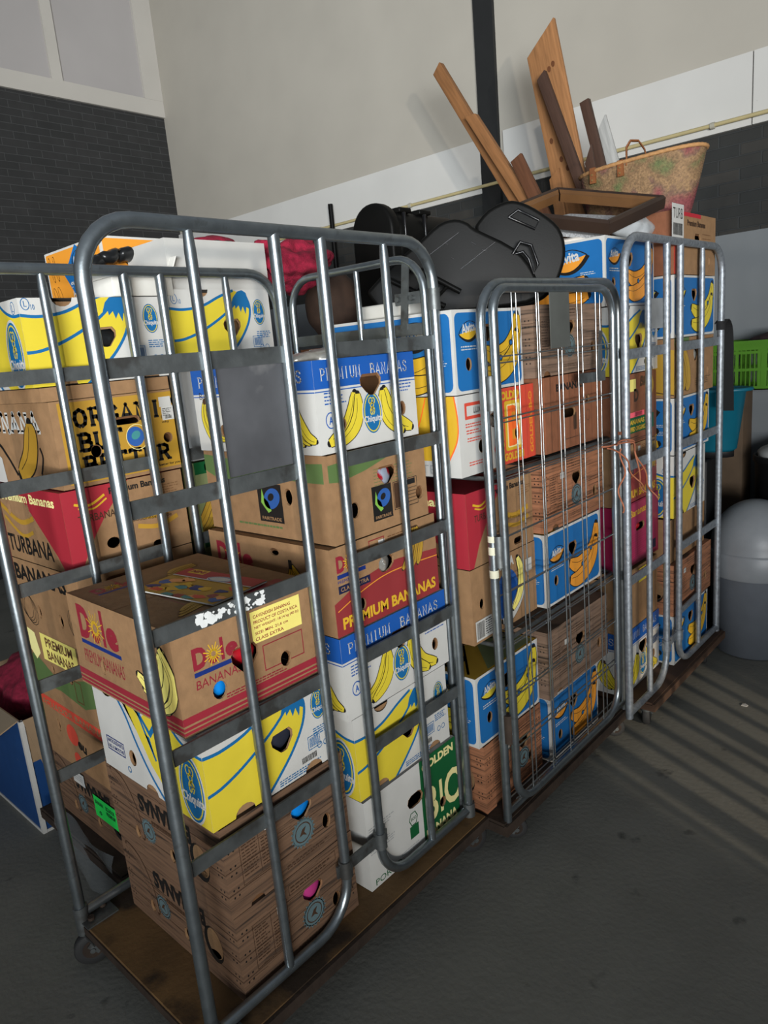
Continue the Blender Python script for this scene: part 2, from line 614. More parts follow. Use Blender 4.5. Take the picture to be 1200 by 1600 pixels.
def bunch(F, x, y, s, c='yel', o='blk', flip=1, n=4, w=2.6, ow=0.22):
    lv = F.lv
    for i in range(n):
        F.lv = lv + i * 2
        a = i / max(n - 1, 1)
        banana(F, [(x + flip * s * (.05 + .0 * a), y + s * .95), (x + flip * s * (-.12 + .46 * a), y + s * .55), (x + flip * s * (-.42 + .62 * a), y + s * (.12 - .04 * a)), (x + flip * s * (-.66 + .62 * a), y + s * (-.02 - .06 * math.sin(a * 3)))], w, c, o, ow, taper=.3)
    F.lv = lv + n * 2 + 1
    F.rect(x - .6, y + s * .88, x + .9, y + s * 1.06, o)
    F.lv = lv
def chiq_logo(F, cx, cy, rx, ry, rot=0):
    lv = F.lv
    F.lv = lv + 1; F.ell(cx, cy, rx * 1.1, ry * 1.08, 'white', rot)
    F.lv = lv + 2; F.ell(cx, cy, rx, ry, 'chb', rot)
    F.lv = lv + 3; F.ring(cx, cy, rx * .86, ry * .9, rx * .09, 'yel', rot)
    # fruit flourish
    for (a, b, c, d) in ((-.12, .62, .2, .16), (.16, .62, .16, .14), (0, .42, .18, .12), (.1, .2, .14, .1), (-.1, .12, .12, .16)):
        F.ring(cx + a * rx, cy + b * ry - .05 * ry, c * rx, d * ry, rx * .08, 'yel', n=9)
    F.line([(cx - .2 * rx, cy + .05 * ry), (cx + .05 * rx, cy + .3 * ry), (cx + .25 * rx, cy + .05 * ry), (cx + .1 * rx, cy - .1 * ry)], rx * .08, 'yel')
    F.lv = lv + 5; F.text('Chiquita', cx - rx * .98, cy - ry * .52, rx * 1.96, ry * .40, 'white', 0.03)
    F.lv = lv
def dole_logo(F, x, y, w, navy=True, sub='BANANAS'):
    lv = F.lv
    h = w * .42
    F.text('D', x, y + 1.6, w * .30, h, 'inkred', .05)
    F.text('o', x + w * .32, y + 1.6, w * .22, h * .62, 'inkred', .05)
    F.text('l', x + w * .60, y + 1.6, w * .07, h * 1.05, 'inkred', .06)
    F.text('e', x + w * .70, y + 1.6, w * .28, h * .66, 'inkred', .06)
    F.rect(x, y, x + w, y + 1.1, 'dkblue')
    F.lv = lv + 2
    cx, cy = x + w * .44, y + 1.6 + h * .45
    for k in range(16):
        a = k * math.pi / 8
        r1 = w * (.22 if k % 2 else .17)
        F.line([(cx + w * .05 * math.cos(a), cy + w * .05 * math.sin(a)), (cx + r1 * math.cos(a), cy + r1 * math.sin(a))], .26, 'yel2')
    F.ring(cx, cy, w * .075, w * .075, w * .035, 'yel2')
    F.lv = lv + 3
    F.ell(cx, cy, w * .05, w * .05, 'kraft')
    F.lv = lv
    if sub:
        F.text(sub, x, y - w * .24, w, w * .17, 'inkred', 0.0, skew=.1)
def seal(F, cx, cy, r, c='seal'):
    lv = F.lv
    for k in range(20):
        a = 2 * math.pi * k / 20
        F.poly([(cx + r * 1.12 * math.cos(a), cy + r * 1.12 * math.sin(a)), (cx + r * .88 * math.cos(a + .16), cy + r * .88 * math.sin(a + .16)), (cx + r * .88 * math.cos(a - .16), cy + r * .88 * math.sin(a - .16))], c)
    F.ell(cx, cy, r * .95, r * .95, c)
    F.lv = lv + 1
    F.ring(cx, cy, r * .68, r * .68, r * .08, 'dkbrown')
    F.ell(cx, cy, r * .55, r * .55, c)
    F.lv = lv + 2
    F.poly([(cx - r * .35, cy - r * .2), (cx - r * .05, cy + r * .25), (cx + r * .3, cy + r * .35), (cx + r * .1, cy), (cx + r * .3, cy - r * .35), (cx - .02, cy - r * .15)], 'dkbrown')
    F.lv = lv
def alvita_logo(F, cx, cy, w, c='org', rot=.2):
    lv = F.lv
    n = 12
    def lens(sc, dy=0, bottom=False):
        ca, sa = math.cos(rot), math.sin(rot)
        top = [(-1 + 2 * k / n, (1 - (-1 + 2 * k / n) ** 2) * .5) for k in range(n + 1)]
        bot = [(1 - 2 * k / n, -(1 - (1 - 2 * k / n) ** 2) * .5) for k in range(n + 1)]
        pts = ([(-1, 0), (1, 0)] + bot[1:-1]) if bottom else top + bot[1:-1]
        return [(cx + (a * ca - b * sa) * w / 2 * sc, cy + dy + (a * sa + b * ca) * w / 2 * sc) for a, b in pts]
    F.lv = lv; F.poly([(p[0] + w * .05, p[1] - w * .05) for p in lens(1.08)], 'blk')
    F.lv = lv + 1; F.poly(lens(1.06), 'blk')
    F.lv = lv + 2; F.poly(lens(.98), 'alv')
    F.lv = lv + 3; F.poly(lens(.98, bottom=True), c)
    F.lv = lv + 4; F.text('Alvita', cx - w * .34, cy - w * .09, w * .66, w * .26, 'white', .03, rot=rot * .6)
    F.lv = lv
# ------------------------------------------------------------------ carton designs: each returns right panel, left panel, top panel
def std_holes(R, L, heart=None, rounds=((7, 6), (34, 6)), Lr=None, Lh=True, hk='heart'):
    if heart:
        R.hole(heart[0], heart[1], 3.5, 2.8, hk, .05)
    for (x, y) in rounds:
        R.hole(x, y, 1.5, 1.9)
    for (x, y) in (Lr if Lr is not None else ((12, 7), (41, 7))):
        L.hole(x, y, 1.3, 2.0)

def d_chiq_wave(W, D, H, v=0):
    R, L, T = Face(W, H, 'white'), Face(D, H, 'white'), Face(W, D, 'white')
    e = [(0, 19), (5, 18.6), (12, 19.6), (19, 22.4), (25, 24.4)]
    tip = (28.5, 23)
    R.poly(spline(e, 4) + [(29.5, 23), (31.2, 19), (30, 14), (26, 8.5), (20.5, 3.5), (16, 0), (0, 0)], 'yel')
    R.up()
    R.curve(e, .85, 'chb')
    R.curve([(0, 9.2), (4, 9.6), (10, 11.5), (17, 14.8), (23, 18.5), (28, 23)], .85, 'chb')
    R.curve([(15.5, -0.4), (20.5, 3.5), (26, 8.5), (30, 14), (31.2, 19), (29.8, 23)], .85, 'chb')
    R.up()
    R.poly([(23.4, 19.4), (25, 20), (25.2, 18.4), (26.6, 19.6), (27.2, 17.4), (28.3, 19.2), (29.2, 16.6), (29.8, 19), (30.8, 18.4), (31, 20.6), (30.2, 23.6), (28.6, 24.5), (26.6, 24), (24.5, 22)], 'chb')
    chiq_logo(R, W - 4.4 if v != 2 else W - 5.2, 17.2, 2.6, 4.3)
    R.small(W - 7, 10.6, 6, 4, 'chb', .28, .62, 3)
    R.up()
    R.frame(31.0, 5.6, 35.2, 9.4, .18, 'chb')
    for i in range(9):
        R.rect(31.6 + i * .36, 6.2, 31.8 + i * .36, 8.8, 'chb')
    R.barcode(28.4, 3.0, 5.2, 1.6, 'blk', 4)
    R.small(20.5, 1.9, 16, 3, 'chb', .26, .62, 8)
    for k in (0, 1):
        R.ring(W - 5.3 + k * 2.2, 5.6, .8, .8, .2, 'chb', n=10)
    std_holes(R, L, heart=(23.0, 12.4), rounds=(), Lr=())
    R.notch(9.5); R.notch(W - 8); R.notch(12, True)
    # left panel
    L.poly([(15, H), (17, H), (22, 17), (27, 9), (35, 1.5), (37, 0), (D, 0), (D, 19), (48, 19.4), (42, 21.5), (38, H), (30, H), (26, 22)], 'yel')
    L.up()
    L.curve([(D, 19), (48, 19.2), (43, 21), (38, 24.8)], .85, 'chb')
    L.curve([(13, 24.8), (17, 20), (21, 12.5), (26, 5.5), (32, -.3)], .9, 'chb')
    L.curve([(19.5, 24.8), (24, 22.5), (27, 17), (30, 11)], .9, 'chb')
    L.poly([(20, 24.5), (27, 24.5), (25.5, 22.5), (29, 19), (34, 24.5), (36, 24.5), (29, 17), (25.5, 21)], 'chb')
    L.poly([(30, 11.5), (26.2, 17.5), (28.4, 17)], 'chb')
    if v == 2:
        L.text('L', 48.6, 20.2, 1.2, 1.9, 'chb'); L.ring(49.2, 21.2, 1.2, 1.6, .2, 'chb')
    chiq_logo(L, 45.6, 9.0, 4.9, 8.8, rot=-.05)
    L.up()
    L.frame(3.4, 5.8, 13, 10.0, .3, 'dkblue')
    L.text('ANTIOXIDANTS', 4, 8.2, 8.4, 1.2, 'dkblue', .01); L.text('LIKE A SMOOTHIE', 4, 6.5, 8.4, 1.1, 'dkblue', .01)
    L.ring(14.2, 3.0, .8, .8, .25, 'chb')
    L.hole(17.2, 7.4, 1.7, 2.3)
    if v == 2:
        R.text('10', 3.2, 17.0 if False else 20.4, 1.0, 1.4, 'chb')
        R.text('L', 1.4, 21.2, .8, 1.5, 'chb')
        R.ring(1.8, 21.9, 1.1, 1.5, .2, 'chb')
    L.notch(25); L.notch(8, True)
    T.up()
    T.hole(W / 2, D / 2, 8, 12)
    return R, L, T

def d_premium(W, D, H, v=0):
    R, L, T = Face(W, H, 'white'), Face(D, H, 'white'), Face(W, D, 'white')
    for F in (R, L):
        F.rect(0, H - 7.2, F.W, H, 'pband')
        F.up()
        F.line([(0, H - 7.9), (F.W, H - 7.9)], .28, 'pband')
        F.slab('PREMIUM', F.W * .06, H - 5.4, F.W * .38, 3.4, 'white', .13, .12)
        F.slab('BANANAS', F.W * .53, H - 5.4, F.W * .40, 3.4, 'white', .13, .12)
        F.lv = 2
    c = W / 2 + .5
    for (x, fl) in ((c - 5.5, 1), (c + 5.0, -1)):
        R.lv = 3
        banana(R, [(x - fl * .6, 14.6), (x - fl * 1.8, 10), (x - fl * 5.0, 5.4), (x - fl * 11.4, 2.6)], 4.6, 'yel', 'blk', .25)
        R.lv = 6
        banana(R, [(x + fl * .4, 14.2), (x, 9), (x - fl * 2.6, 5.0), (x - fl * 7.6, 2.0)], 4.0, 'yel', 'blk', .25)
    R.lv = 9
    chiq_logo(R, c, 8.6, 3.7, 5.6)
    R.lv = 3
    R.small(3, 15.2, 8, 4, 'pband', .34, .9, 1)
    R.small(W - 11, 15.8, 9.5, 4, 'pband', .34, .9, 5)
    R.ring(4.6, 8.4, 1.7, 2.0, .3, 'pband'); R.text('A', 3.9, 7.4, 1.5, 2.0, 'pband', .03)
    R.hole(c + .5, 16.2, 4.2, 2.9, 'heart')
    R.hole(8.6, 7.0, 1.5, 1.8); R.hole(W - 6.5, 8.4, 1.4, 2.0)
    # left panel: bunches at both ends
    for (x, fl) in ((8, -1), (D - 7, -1)):
        for j in range(3):
            L.lv = 3 + 3 * j
            banana(L, [(x - 2.5 + j * .8, 14.8 - j * .6), (x - 3.6 + j * 1.6, 10), (x - 1.6 + j * 2.2, 5), (x + 1.2 + j * 2.4, 2.6 + j * .5)], 3.0, 'yel', 'blk', .25)
        L.lv = 12
        L.rect(x - 3.2, 13.8, x - 1.0, 15.2, 'dkbrown')
    L.lv = 3
    L.text('Banana', 3, 15.2, 9, 2.0, 'blk', -.01, rot=-.05)
    chiq_logo(L, D / 2, 8.4, 3.6, 5.4)
    L.hole(D / 2 - 14, 6, 1.4, 1.8)
    T.up(); T.hole(W / 2, D / 2, 8, 12)
    return R, L, T

def d_dole(W, D, H, v=0):
    R, L, T = Face(W, H, 'kraft'), Face(D, H, 'kraft'), Face(W, D, 'kraft2')
    for F in (R, L):
        F.rect(0, 2.8, F.W, 4.6, 'maroon'); F.rect(0, 1.6, F.W, 2.3, 'maroon'); F.rect(0, 0.5, F.W, 1.2, 'maroon')
    dole_logo(R, 4.6, 12.8, 12.5)
    dole_logo(L, 5.0, 12.6, 22.0, sub='PREMIUM BANANAS')
    # bunch wrapping the near corner
    for j in range(3):
        L.lv = 3 + 3 * j
        banana(L, [(D - 4.5 - j * .5, 20.0 - j * .5), (D - 2.4 - j * 2.6, 13), (D - 6 - j * 3.2, 6.0 + j * 1.6), (D - 14 - j * 1.9, 5.2 + j * 3.0)], 3.9, 'ltyel', 'blk', .25)
    L.lv = 12
    banana(L, [(D - 5.2, 20.5), (D - 1.2, 14), (D - 2.8, 8), (D - 8, 4.6)], 3.2, 'ltyel', 'blk', .25)
    L.lv = 3
    R.lv = 3
    R.rect(21.2, 14.8, 36.5, 22.8, 'ltyel')
    R.up()
    for i, s in enumerate(('CAVENDISH BANANAS', 'PRODUCT OF COSTA RICA', 'NET WEIGHT: 18.14 kg (40 lb)', 'SIZE: MIN. 21,6 cm', 'CLASS EXTRA')):
        R.text(s, 22.0, 21.0 - i * 1.42, (11.5, 13.6, 13.8, 10.2, 8.6)[i], .85, 'maroon', .015)
    R.lv = 3
    R.frame(23.6, 7.0, 36.2, 13.6, .25, 'inkred')
    R.small(12, 5.6, 22, 2, 'inkred', .3, .65, 2)
    R.hole(18.4, 12.4, 3.9, 3.2, 'heart'); R.hole(10.4, 7.6, 1.9, 2.2); R.hole(30.2, 7.8, 1.7, 2.0)
    L.hole(15.5, 8.0, 1.1, 2.2)
    # top with closed flaps
    T.line([(0, D / 2), (W, D / 2)], .35, 'kraftd')
    T.line([(W * .3, 0), (W * .3, D)], .2, 'inkred')
    dole_logo(T, 4, 41, 12, sub=None)
    T.rect(26, 3.0, 37, 9, 'inkred', 1)
    for j in range(3):
        T.lv = 4 + j * 3
        banana(T, [(22 + j, 38 + j * 1.3), (27, 40 + j * 1.4), (33, 41 + j)], 1.8, 'mustard', 'kraftd', .15)
        banana(T, [(7 + j, 7 + j * 1.3), (13, 9 + j * 1.4), (19, 10 + j)], 1.8, 'mustard', 'kraftd', .15)
    return R, L, T

def d_dole_red(W, D, H, v=0):
    R, L, T = Face(W, H, 'kraft'), Face(D, H, 'kraft'), Face(W, D, 'kraft2')
    R.poly([(0, 0)] + [(0, 9.5)] + spline([(3, 10.5), (12, 13.6), (24, 15.2), (33, 14.6), (W, 13.6)], 4) + [(W, 0)], 'red2')
    R.up()
    R.curve([(1, 7.2), (12, 10.5), (24, 12.2), (W, 11.4)], .3, 'org')
    R.text('PREMIUM BANANAS', 2.4, 1.6, W - 4, 3.4, 'yel2', .035)
    dole_logo(R, 2.0, 16.0, 11.0, sub=None)
    R.text('PREMIUM', 2.0, 14.6, 6, .9, 'dkblue'); R.rect(2.0, 11.8, 14.5, 14.0, 'navy'); R.lv = 4
    R.text('CLASS EXTRA', 2.8, 12.3, 11, 1.2, 'kraft', .02)
    R.lv = 3
    R.frame(15, 20.4, 21.5, 23.4, .3, 'red2'); R.rect(19.0, 20.6, 21.6, 22.6, 'white')
    R.small(23, 22.5, 9, 3, 'kraftd', .3, .7, 3)
    for j in range(4):
        R.lv = 4 + 3 * j
        banana(R, [(33.8 + j * .6, 22.6), (32.6 + j * 1.5, 18), (30.8 + j * 1.8, 14), (28.4 + j * 2.2, 11.4)], 2.2, 'mustard', 'dkbrown', .2)
    R.lv = 3
    R.hole(21.5, 15.5, 3.4, 2.4, 'slot', .3); R.hole(10.5, 6.5, 1.4, 1.8)
    dole_logo(L, 3.6, 12.6, 18.0, sub=None)
    bunch(L, 38.5, 4.6, 14.5, 'yel2', 'blk', 1, 4, 2.4)
    L.lv = 3
    L.hole(32, 21.5, 2.0, 1.1)
    return R, L, T

def d_fairtrade(W, D, H, v=0):
    R, L, T = Face(W, H, 'kraft'), Face(D, H, 'kraft'), Face(W, D, 'kraft')
    R.poly([(0, 17), (4, 16.5), (14, 18), (24, 20.4), (W, 20.6), (W, 22.9), (24, 22.9), (0, 21.5)], 'green')
    L.poly([(0, 18), (8, 15), (D - 26, 18.0), (D - 12, 16.6), (D - 2, 16.6), (D - 2, 22), (26, 21), (0, 23)], 'green')
    def ft(F, x, y, w, h):
        lv = F.lv
        F.rect(x, y, x + w, y + h, 'blk')
        F.lv = lv + 1
        F.ell(x + w * .58, y + h * .62, w * .36, h * .25, 'ftblue', .5)
        F.poly([(x + w * .2, y + h * .86), (x + w * .12, y + h * .5), (x + w * .38, y + h * .24), (x + w * .52, y + h * .3), (x + w * .42, y + h * .52), (x + w * .26, y + h * .64)], 'ftgreen')
        F.lv = lv + 2
        F.ell(x + w * .55, y + h * .66, w * .14, h * .09, 'blk', .5)
        F.text('FAIRTRADE', x + w * .1, y + h * .05, w * .8, h * .09, 'kraft', .02)
        F.lv = lv
    ft(L, 24.6, 4.2, 10.8, 11.2)
    ft(R, 15.6, 3.0, 8.2, 9.8)
    R.frame(24.6, 4.4, 35.4, 12.6, .2, 'blk'); R.rect(25.0, 4.8, 27.2, 12.2, 'dkbrown'); R.rect(27.4, 10.6, 34.5, 12.2, 'blk')
    for i in range(5):
        R.line([(27.6, 5.6 + i), (35, 5.6 + i)], .18, 'blk')
    R.line([(31, 5), (31, 10.4)], .18, 'blk')
    R.small(17, 17.4, 19, 6, 'green', .18, .9, 1)
    L.small(14, 2.6, 22, 1, 'green', .6, 1, 1)
    R.hole(22.4, 15.2, 4.0, 2.6, 'heart'); R.hole(8.4, 8.0, 1.8, 2.2); R.hole(W - 3.6, 7.4, 1.8, 2.0)
    L.hole(21.8, 14.4, 1.6, 1.4); L.hole(38.4, 12.2, 1.7, 2.4)
    return R, L, T

def d_alvita(W, D, H, v=0):
    # v: 0 = yellow bananas, 1 = orange bananas
    b = ('yel2', 'org', 'yel')[v]
    R, L, T = Face(W, H, 'white'), Face(D, H, 'white'), Face(W, D, 'yel2' if v == 2 else 'white')
    for F in (R, L):
        F.rect(1.0, .9, F.W - 1.0, H - .9, 'alv', 2.0)
        F.up()
    alvita_logo(R, 8.0, 18.4, 10.5, b)
    R.small(3.6, 13.6, 8.5, 1, 'white', .35, .8, 3); R.small(3.6, 12.8, 10, 1, 'white', .3, .8, 5)
    x = W
    R.lv = 3
    s = W / 40
    banana(R, [(x - 2.8 * s, 22.4), (x - 4.4 * s, 16), (x - 9.5 * s, 11.2), (x - 17 * s, 9.8), (x - 23.5 * s, 12.2)], 7.0, b, 'blk', .35)
    R.lv = 6
    banana(R, [(x - 3.4 * s, 17), (x - 5.6 * s, 10.6), (x - 11.0 * s, 6.4), (x - 18 * s, 4.6), (x - 23.4 * s, 5.6)], 6.8, b, 'blk', .35)
    R.lv = 9
    for q in ((x - 14.2 * s, 9.4), (x - 7.5 * s, 13.8)):
        R.ell(q[0], q[1], 1.1, 1.0, 'blk', n=12); R.lv = 10; R.ell(q[0], q[1], .75, .7, 'alv', n=12); R.lv = 9
    R.hole(W * .47, 17.4, 3.1, 2.6, 'heart'); R.hole(7.0, 8.6, 1.5, 2.0)
    R.lv = 3
    # left panel: large logo and large bananas
    alvita_logo(L, D - 15, 18.0, 15.5, b)
    L.lv = 3
    banana(L, [(3, 20), (10, 13), (22, 8.5), (36, 8.0), (45, 10.5)], 7.4, b, 'blk', .35)
    L.lv = 6
    banana(L, [(6, 13), (14, 7.6), (26, 4.2), (38, 3.4), (46, 5.0)], 6.6, b, 'blk', .35)
    L.lv = 3
    L.small(D - 10, 13, 7, 2, 'white', .25, .7, 3); L.small(D - 10, 10, 8, 3, 'white', .25, .7, 4)
    L.hole(16, 17.2, 1.5, 2.8)
    T.up()
    if v == 2 or True:
        T.rect(1, 1, W - 1, D - 1, 'greengrey' if v == 2 else 'white', 2)
        T.up()
        T.poly([(0, 0), (8, 0), (30, 22), (24, 30), (0, 14)], 'mustard')
        T.line([(2, 4), (26, 24), (34, 10)], .9, 'blk')
        T.ell(8, 14, 5, 3, 'blk'); T.lv = 4; T.ell(8, 14, 4, 2.2, 'mustard')
    T.hole(W * .62, D * .5, 7, 9)
    return R, L, T

def d_alvita_yellow(W, D, H, v=0):
    R, L, T = Face(W, H, 'white'), Face(D, H, 'white'), Face(W, D, 'white')
    for F in (R, L):
        F.rect(.8, .7, F.W - .8, H - .7, 'org', .8); F.up()
    alvita_logo(R, W * .36, H * .62, W * .30, 'yel2', 0)
    R.lv = 2
    bunch(R, W * .9, 1, 11, 'yel2', 'blk', -1, 3, 1.6)
    c = D * .58
    L.poly([(c, H + 0), (c + D * .28, H * .64), (c + D * .30, H * .22), (c + D * .08, H * .0), (c - D * .06, 1.2), (c - D * .26, H * .55)], 'alv')
    L.lv = 3
    L.ell(c + 1, H * .68, D * .12, H * .22, 'blk'); L.lv = 4; L.ell(c + 1, H * .70, D * .10, H * .19, 'alv')
    L.lv = 5; L.poly([(c + 1 - D * .1, H * .66), (c + 1 + D * .1, H * .66), (c + 1 + D * .05, H * .53), (c + 1 - D * .05, H * .53)], 'yel2')
    L.text('Alvita', c + 1 - D * .09, H * .68, D * .18, H * .13, 'white', .02)
    L.text('golden', c - D * .17, H * .32, D * .34, H * .13, 'white', .02); L.text('banana', c - D * .15, H * .13, D * .32, H * .13, 'white', .02)
    L.lv = 2
    for q in (3.0, 6.5):
        banana(L, [(q, H * .9), (q + .6, H * .7), (q + 2.2, H * .5)], 1.5, 'org', 'blk', .2)
        L.ring(q + 1.2, H * .26, 1.1, 2.8, .22, 'blk', .4)
    return R, L, T

def d_golden_b(W, D, H, v=0):
    R, L, T = Face(W, H, 'white'), Face(D, H, 'white'), Face(W, D, 'white')
    R.rect(7.5, 0, 14.5, H, 'shadegrey') if False else None
    R.poly([(22.5, 0), (W, 0), (W, H), (19.5, H)], 'redor')
    R.up()
    R.rect(3.4, 17.2, 15.0, 22.2, 'redor', .3); R.up(); R.rect(4.4, 18.2, 14.2, 21.2, 'white'); R.lv = 3
    for i, y in enumerate((15.6, 13.6, 11.2, 3.8)):
        R.small(3.4 + i * .3, y, 9, 2, 'redor', .35, .8, i)
    R.text('LUX', 8, 18.8, 4, 1.8, 'shadegrey', .02)
    # big B
    R.rect(25.2, 4.2, 35.2, 20.4, 'yel2', .8)
    R.up()
    R.rect(26.4, 5.2, 34.2, 19.2, 'cream', .6)
    R.up()
    R.text('B', 27.0, 5.6, 7.0, 13.2, 'orgd', .10)
    R.up()
    R.rect(29.2, 13.6, 32.0, 16.6, 'org', .4); R.rect(29.2, 7.6, 32.0, 11.0, 'org', .4)
    R.lv = 3
    R.text('GOLDEN', 20.6, 20.8, 15, 2.8, 'yel2', .05)
    R.text('GOLDEN', 24.0, 1.0, 12, 2.6, 'yel2', .05)
    R.text('GOLDEN-B-®', W - 1.4, 1.6, H - 4, 2.2, 'org', .03, rot=math.pi / 2)
    R.text('GOLDEN', 24.4, 3.2, 12, 1.6, 'yel2', .03, rot=math.pi / 2)
    R.ell(19.5, 6.0, 1.2, 1.5, 'redor', n=8); R.ell(21.2, 6.4, 1.2, 1.5, 'redor', n=8); R.ell(20.3, 4.6, 1.2, 1.4, 'redor', n=8)
    R.hole(19.6, 15.4, 3.6, 2.3, 'slot'); R.hole(11.4, 8.2, 1.7, 2.1); R.hole(32.0, 9.4, 1.2, 2.0)
    L.poly([(D - 36, 4.8), (D - 36, H), (D - 1.0, H)] + spline([(D - .4, 20), (D - .2, 15), (D - 1.5, 10), (D - 5, 5)], 4), 'yel2')
    L.up()
    L.curve([(D - 1.2, H), (D - .2, 17), (D - 1.0, 11), (D - 4.6, 4.8)], .5, 'orgd')
    for k in range(4):
        L.curve([(D - 6 - k * 6, H), (D - 10 - k * 6, 15), (D - 18 - k * 5, 8), (D - 30, 5)], .4, 'orgd')
    L.text('SELECTED', D - 30, .9, 24, 2.8, 'grey', .0)
    R.notch(20, True)
    return R, L, T

def d_golden_bio(W, D, H, v=0):
    R, L, T = Face(W, H, 'white'), Face(D, H, 'white'), Face(W, D, 'white')
    R.rect(25.5, 0, W, H, 'dgreen')
    R.up()
    R.text('GOLDEN', 26.6, H - 4.4, W - 28, 3.0, 'cream', .04)
    R.text('B', 27.0, 6.2, 6.4, 12.4, 'cream', .03)
    R.text('O', 37.0, 6.6, 9.8, 12.6, 'cream', .02)
    R.rect(34.6, 6.8, 36.0, 18.4, 'cream')
    R.text('BANANA', 26.6, 1.6, W - 28, 3.0, 'cream', .04)
    R.small(1, 20, 12, 3, 'grey', .3, .8, 1); R.small(1, 14, 11, 4, 'grey', .3, .8, 2)
    R.ring(20.8, 12.5, 2.0, 2.4, .35, 'dgreen', n=6); R.text('ECO', 19.6, 12.0, 2.6, 1.0, 'dgreen', .02)
    R.rect(18.8, 6.0, 23.0, 10.2, 'dgreen')
    R.small(14, 3.6, 9, 3, 'grey', .25, .7, 3)
    R.text('PORTO', 2.0, .8, 12, 2.0, 'dgreen', .0)
    R.hole(22.4, 18.4, 3.8, 2.2, 'slot', .05)
    R.hole(W - 8.6, 10.0, 1.6, 1.8)
    return R, L, T

def d_turbana(W, D, H, v=0):
    R, L, T = Face(W, H, 'kraft'), Face(D, H, 'kraft'), Face(W, D, 'red')
    R.poly([(0, H), (0, 0), (2.4, 0), (6.0, 7), (12.5, 15.5), (21, H)], 'red')
    L.poly([(D, H), (D - 33, H), (D - 20, 14), (D - 9, 4.5), (D - 5, 0), (D, 0)], 'red')
    R.up(); L.up()
    R.curve([(3.5, 20.2), (8, 19.2), (13, 21.4)], .7, 'yel2'); R.curve([(4.5, 18.8), (9, 18), (13.5, 20.2)], .5, 'yel2')
    R.text('TURBANA', 4.0, 14.4, 11.5, 2.2, 'dkbrown', .01)
    R.text('Premium Bananas', 14.5, H - 3.2, 19, 2.0, 'blk', .04)
    R.curve([(18, 14.4), (27, 11.8), (36, 13)], 1.8, 'oban'); R.curve([(22, 9.6), (29, 8.2), (36, 10)], 1.4, 'oban')
    R.small(30, 20.4, 8, 4, 'kraftd', .2, .8, 1)
    R.text('Goodness inside', 20, 11.4, 14, 1.1, 'dkbrown', .01, rot=-.08)
    R.hole(13.4, 6.6, 2.2, 1.7); R.hole(29, 2.6, 3.0, 1.2, 'slot')
    L.text('Premium Bananas', D - 44, H - 4.8, 39, 3.0, 'paleyel', .03)
    L.curve([(6, 18), (20, 13), (D - 22, 15)], 1.6, 'oban'); L.curve([(8, 14), (20, 8.6), (D - 24, 10.4)], 1.2, 'oban')
    L.text('TURBANA', 7, 2.4, 34, 5.8, 'blk', .02)
    L.hole(13, 17, .9, 2.2); L.hole(28, 17, .9, 2.4)
    return R, L, T

def d_turbana_low(W, D, H, v=0):
    R, L, T = Face(W, H, 'kraft'), Face(D, H, 'kraft'), Face(W, D, 'kraft2')
    L.up(); R.up()
    L.text('BANANAS', 7, 17.2, 38, 5.6, 'blk', .035)
    for (x, y) in ((11, 9), (D - 6, 8)):
        for j in range(4):
            L.ring(x + j * 1.0, y - j * .7, 4.6, 5.4, .22, 'blk', .5 + j * .12, n=14)
    L.ring(D - 5, 3.4, 1.6, 1.6, .3, 'blk', n=12); L.text('R', D - 5.7, 2.7, 1.3, 1.4, 'blk', .02)
    L.hole(21, 7.6, 1.4, 2.2); L.hole(37, 7.4, 1.5, 2.2)
    R.text('BANANA', 12.5, 10.5, 18, 3.6, 'blk', .03)
    R.hole(12.6, 20, 4.0, 1.5, 'slot'); R.hole(4.5, 14.4, .9, 1.2)
    return R, L, T

def d_onana(W, D, H, v=0):
    R, L, T = Face(W, H, 'kraft'), Face(D, H, 'kraft'), Face(W, D, 'kraft')
    R.rect(2.2, 1.0, W, H - .6, 'oban')
    R.up()
    R.slab('ORGANIC', 6.2, 16.4, 34, 6.2, 'blk', .23, .17, sw=.15)
    R.slab('BUT', 6.6, 9.6, 14.5, 6.0, 'blk', .23, .17, sw=.15)
    R.slab('BETTER', 7.0, 3.0, 29, 5.8, 'blk', .23, .17, sw=.15)
    R.text('Better for the farmer, better for the planet, better for you', 7.4, 1.5, 31, .9, 'blk', .03)
    R.ell(24.4, 12.0, 2.9, 3.0, 'ftblue'); R.up(); R.ring(25.0, 11.8, 3.6, 3.8, .2, 'cream'); R.ell(24.6, 12.4, 1.6, 1.2, 'teal', .5)
    R.lv = 3
    R.text('Find out', 34.0, 16.2, 4.6, .9, 'blk', .02); R.text('why', 34.0, 14.6, 2.6, .9, 'blk', .02)
    R.rect(34.0, 19.8, 38.2, 22.8, 'white'); R.up(); R.rect(34.4, 15.6, 38.6, 20.0, 'white'); R.small(34.8, 19, 3.2, 5, 'grey', .2, .5, 2); R.barcode(35.4, 16.0, 2.4, 1.0)
    R.lv = 3
    R.hole(22.5, 17.2, 4.2, 1.2, 'slot'); R.hole(11.4, 9.6, 1.7, 1.9); R.hole(35.4, 10.2, 1.6, 1.6)
    L.up()
    L.slab('BONANA', 2.0, 15.6, 43, 7.2, 'white', .26, .16, sw=.15)
    L.lv = 4
    banana(L, [(37.5, 19), (37, 15), (32.5, 8), (24, 3.2)], 8.6, 'oban', 'blk', .5)
    L.lv = 7
    L.curve([(22, 3), (16, 9), (10, 12), (4, 2)], 1.0, 'blk'); L.curve([(40, 4), (43, 9), (42, 12)], .8, 'blk')
    L.lv = 4
    L.poly([(2, 0), (6, 10), (11, 8), (12, 0)], 'white')
    return R, L, T

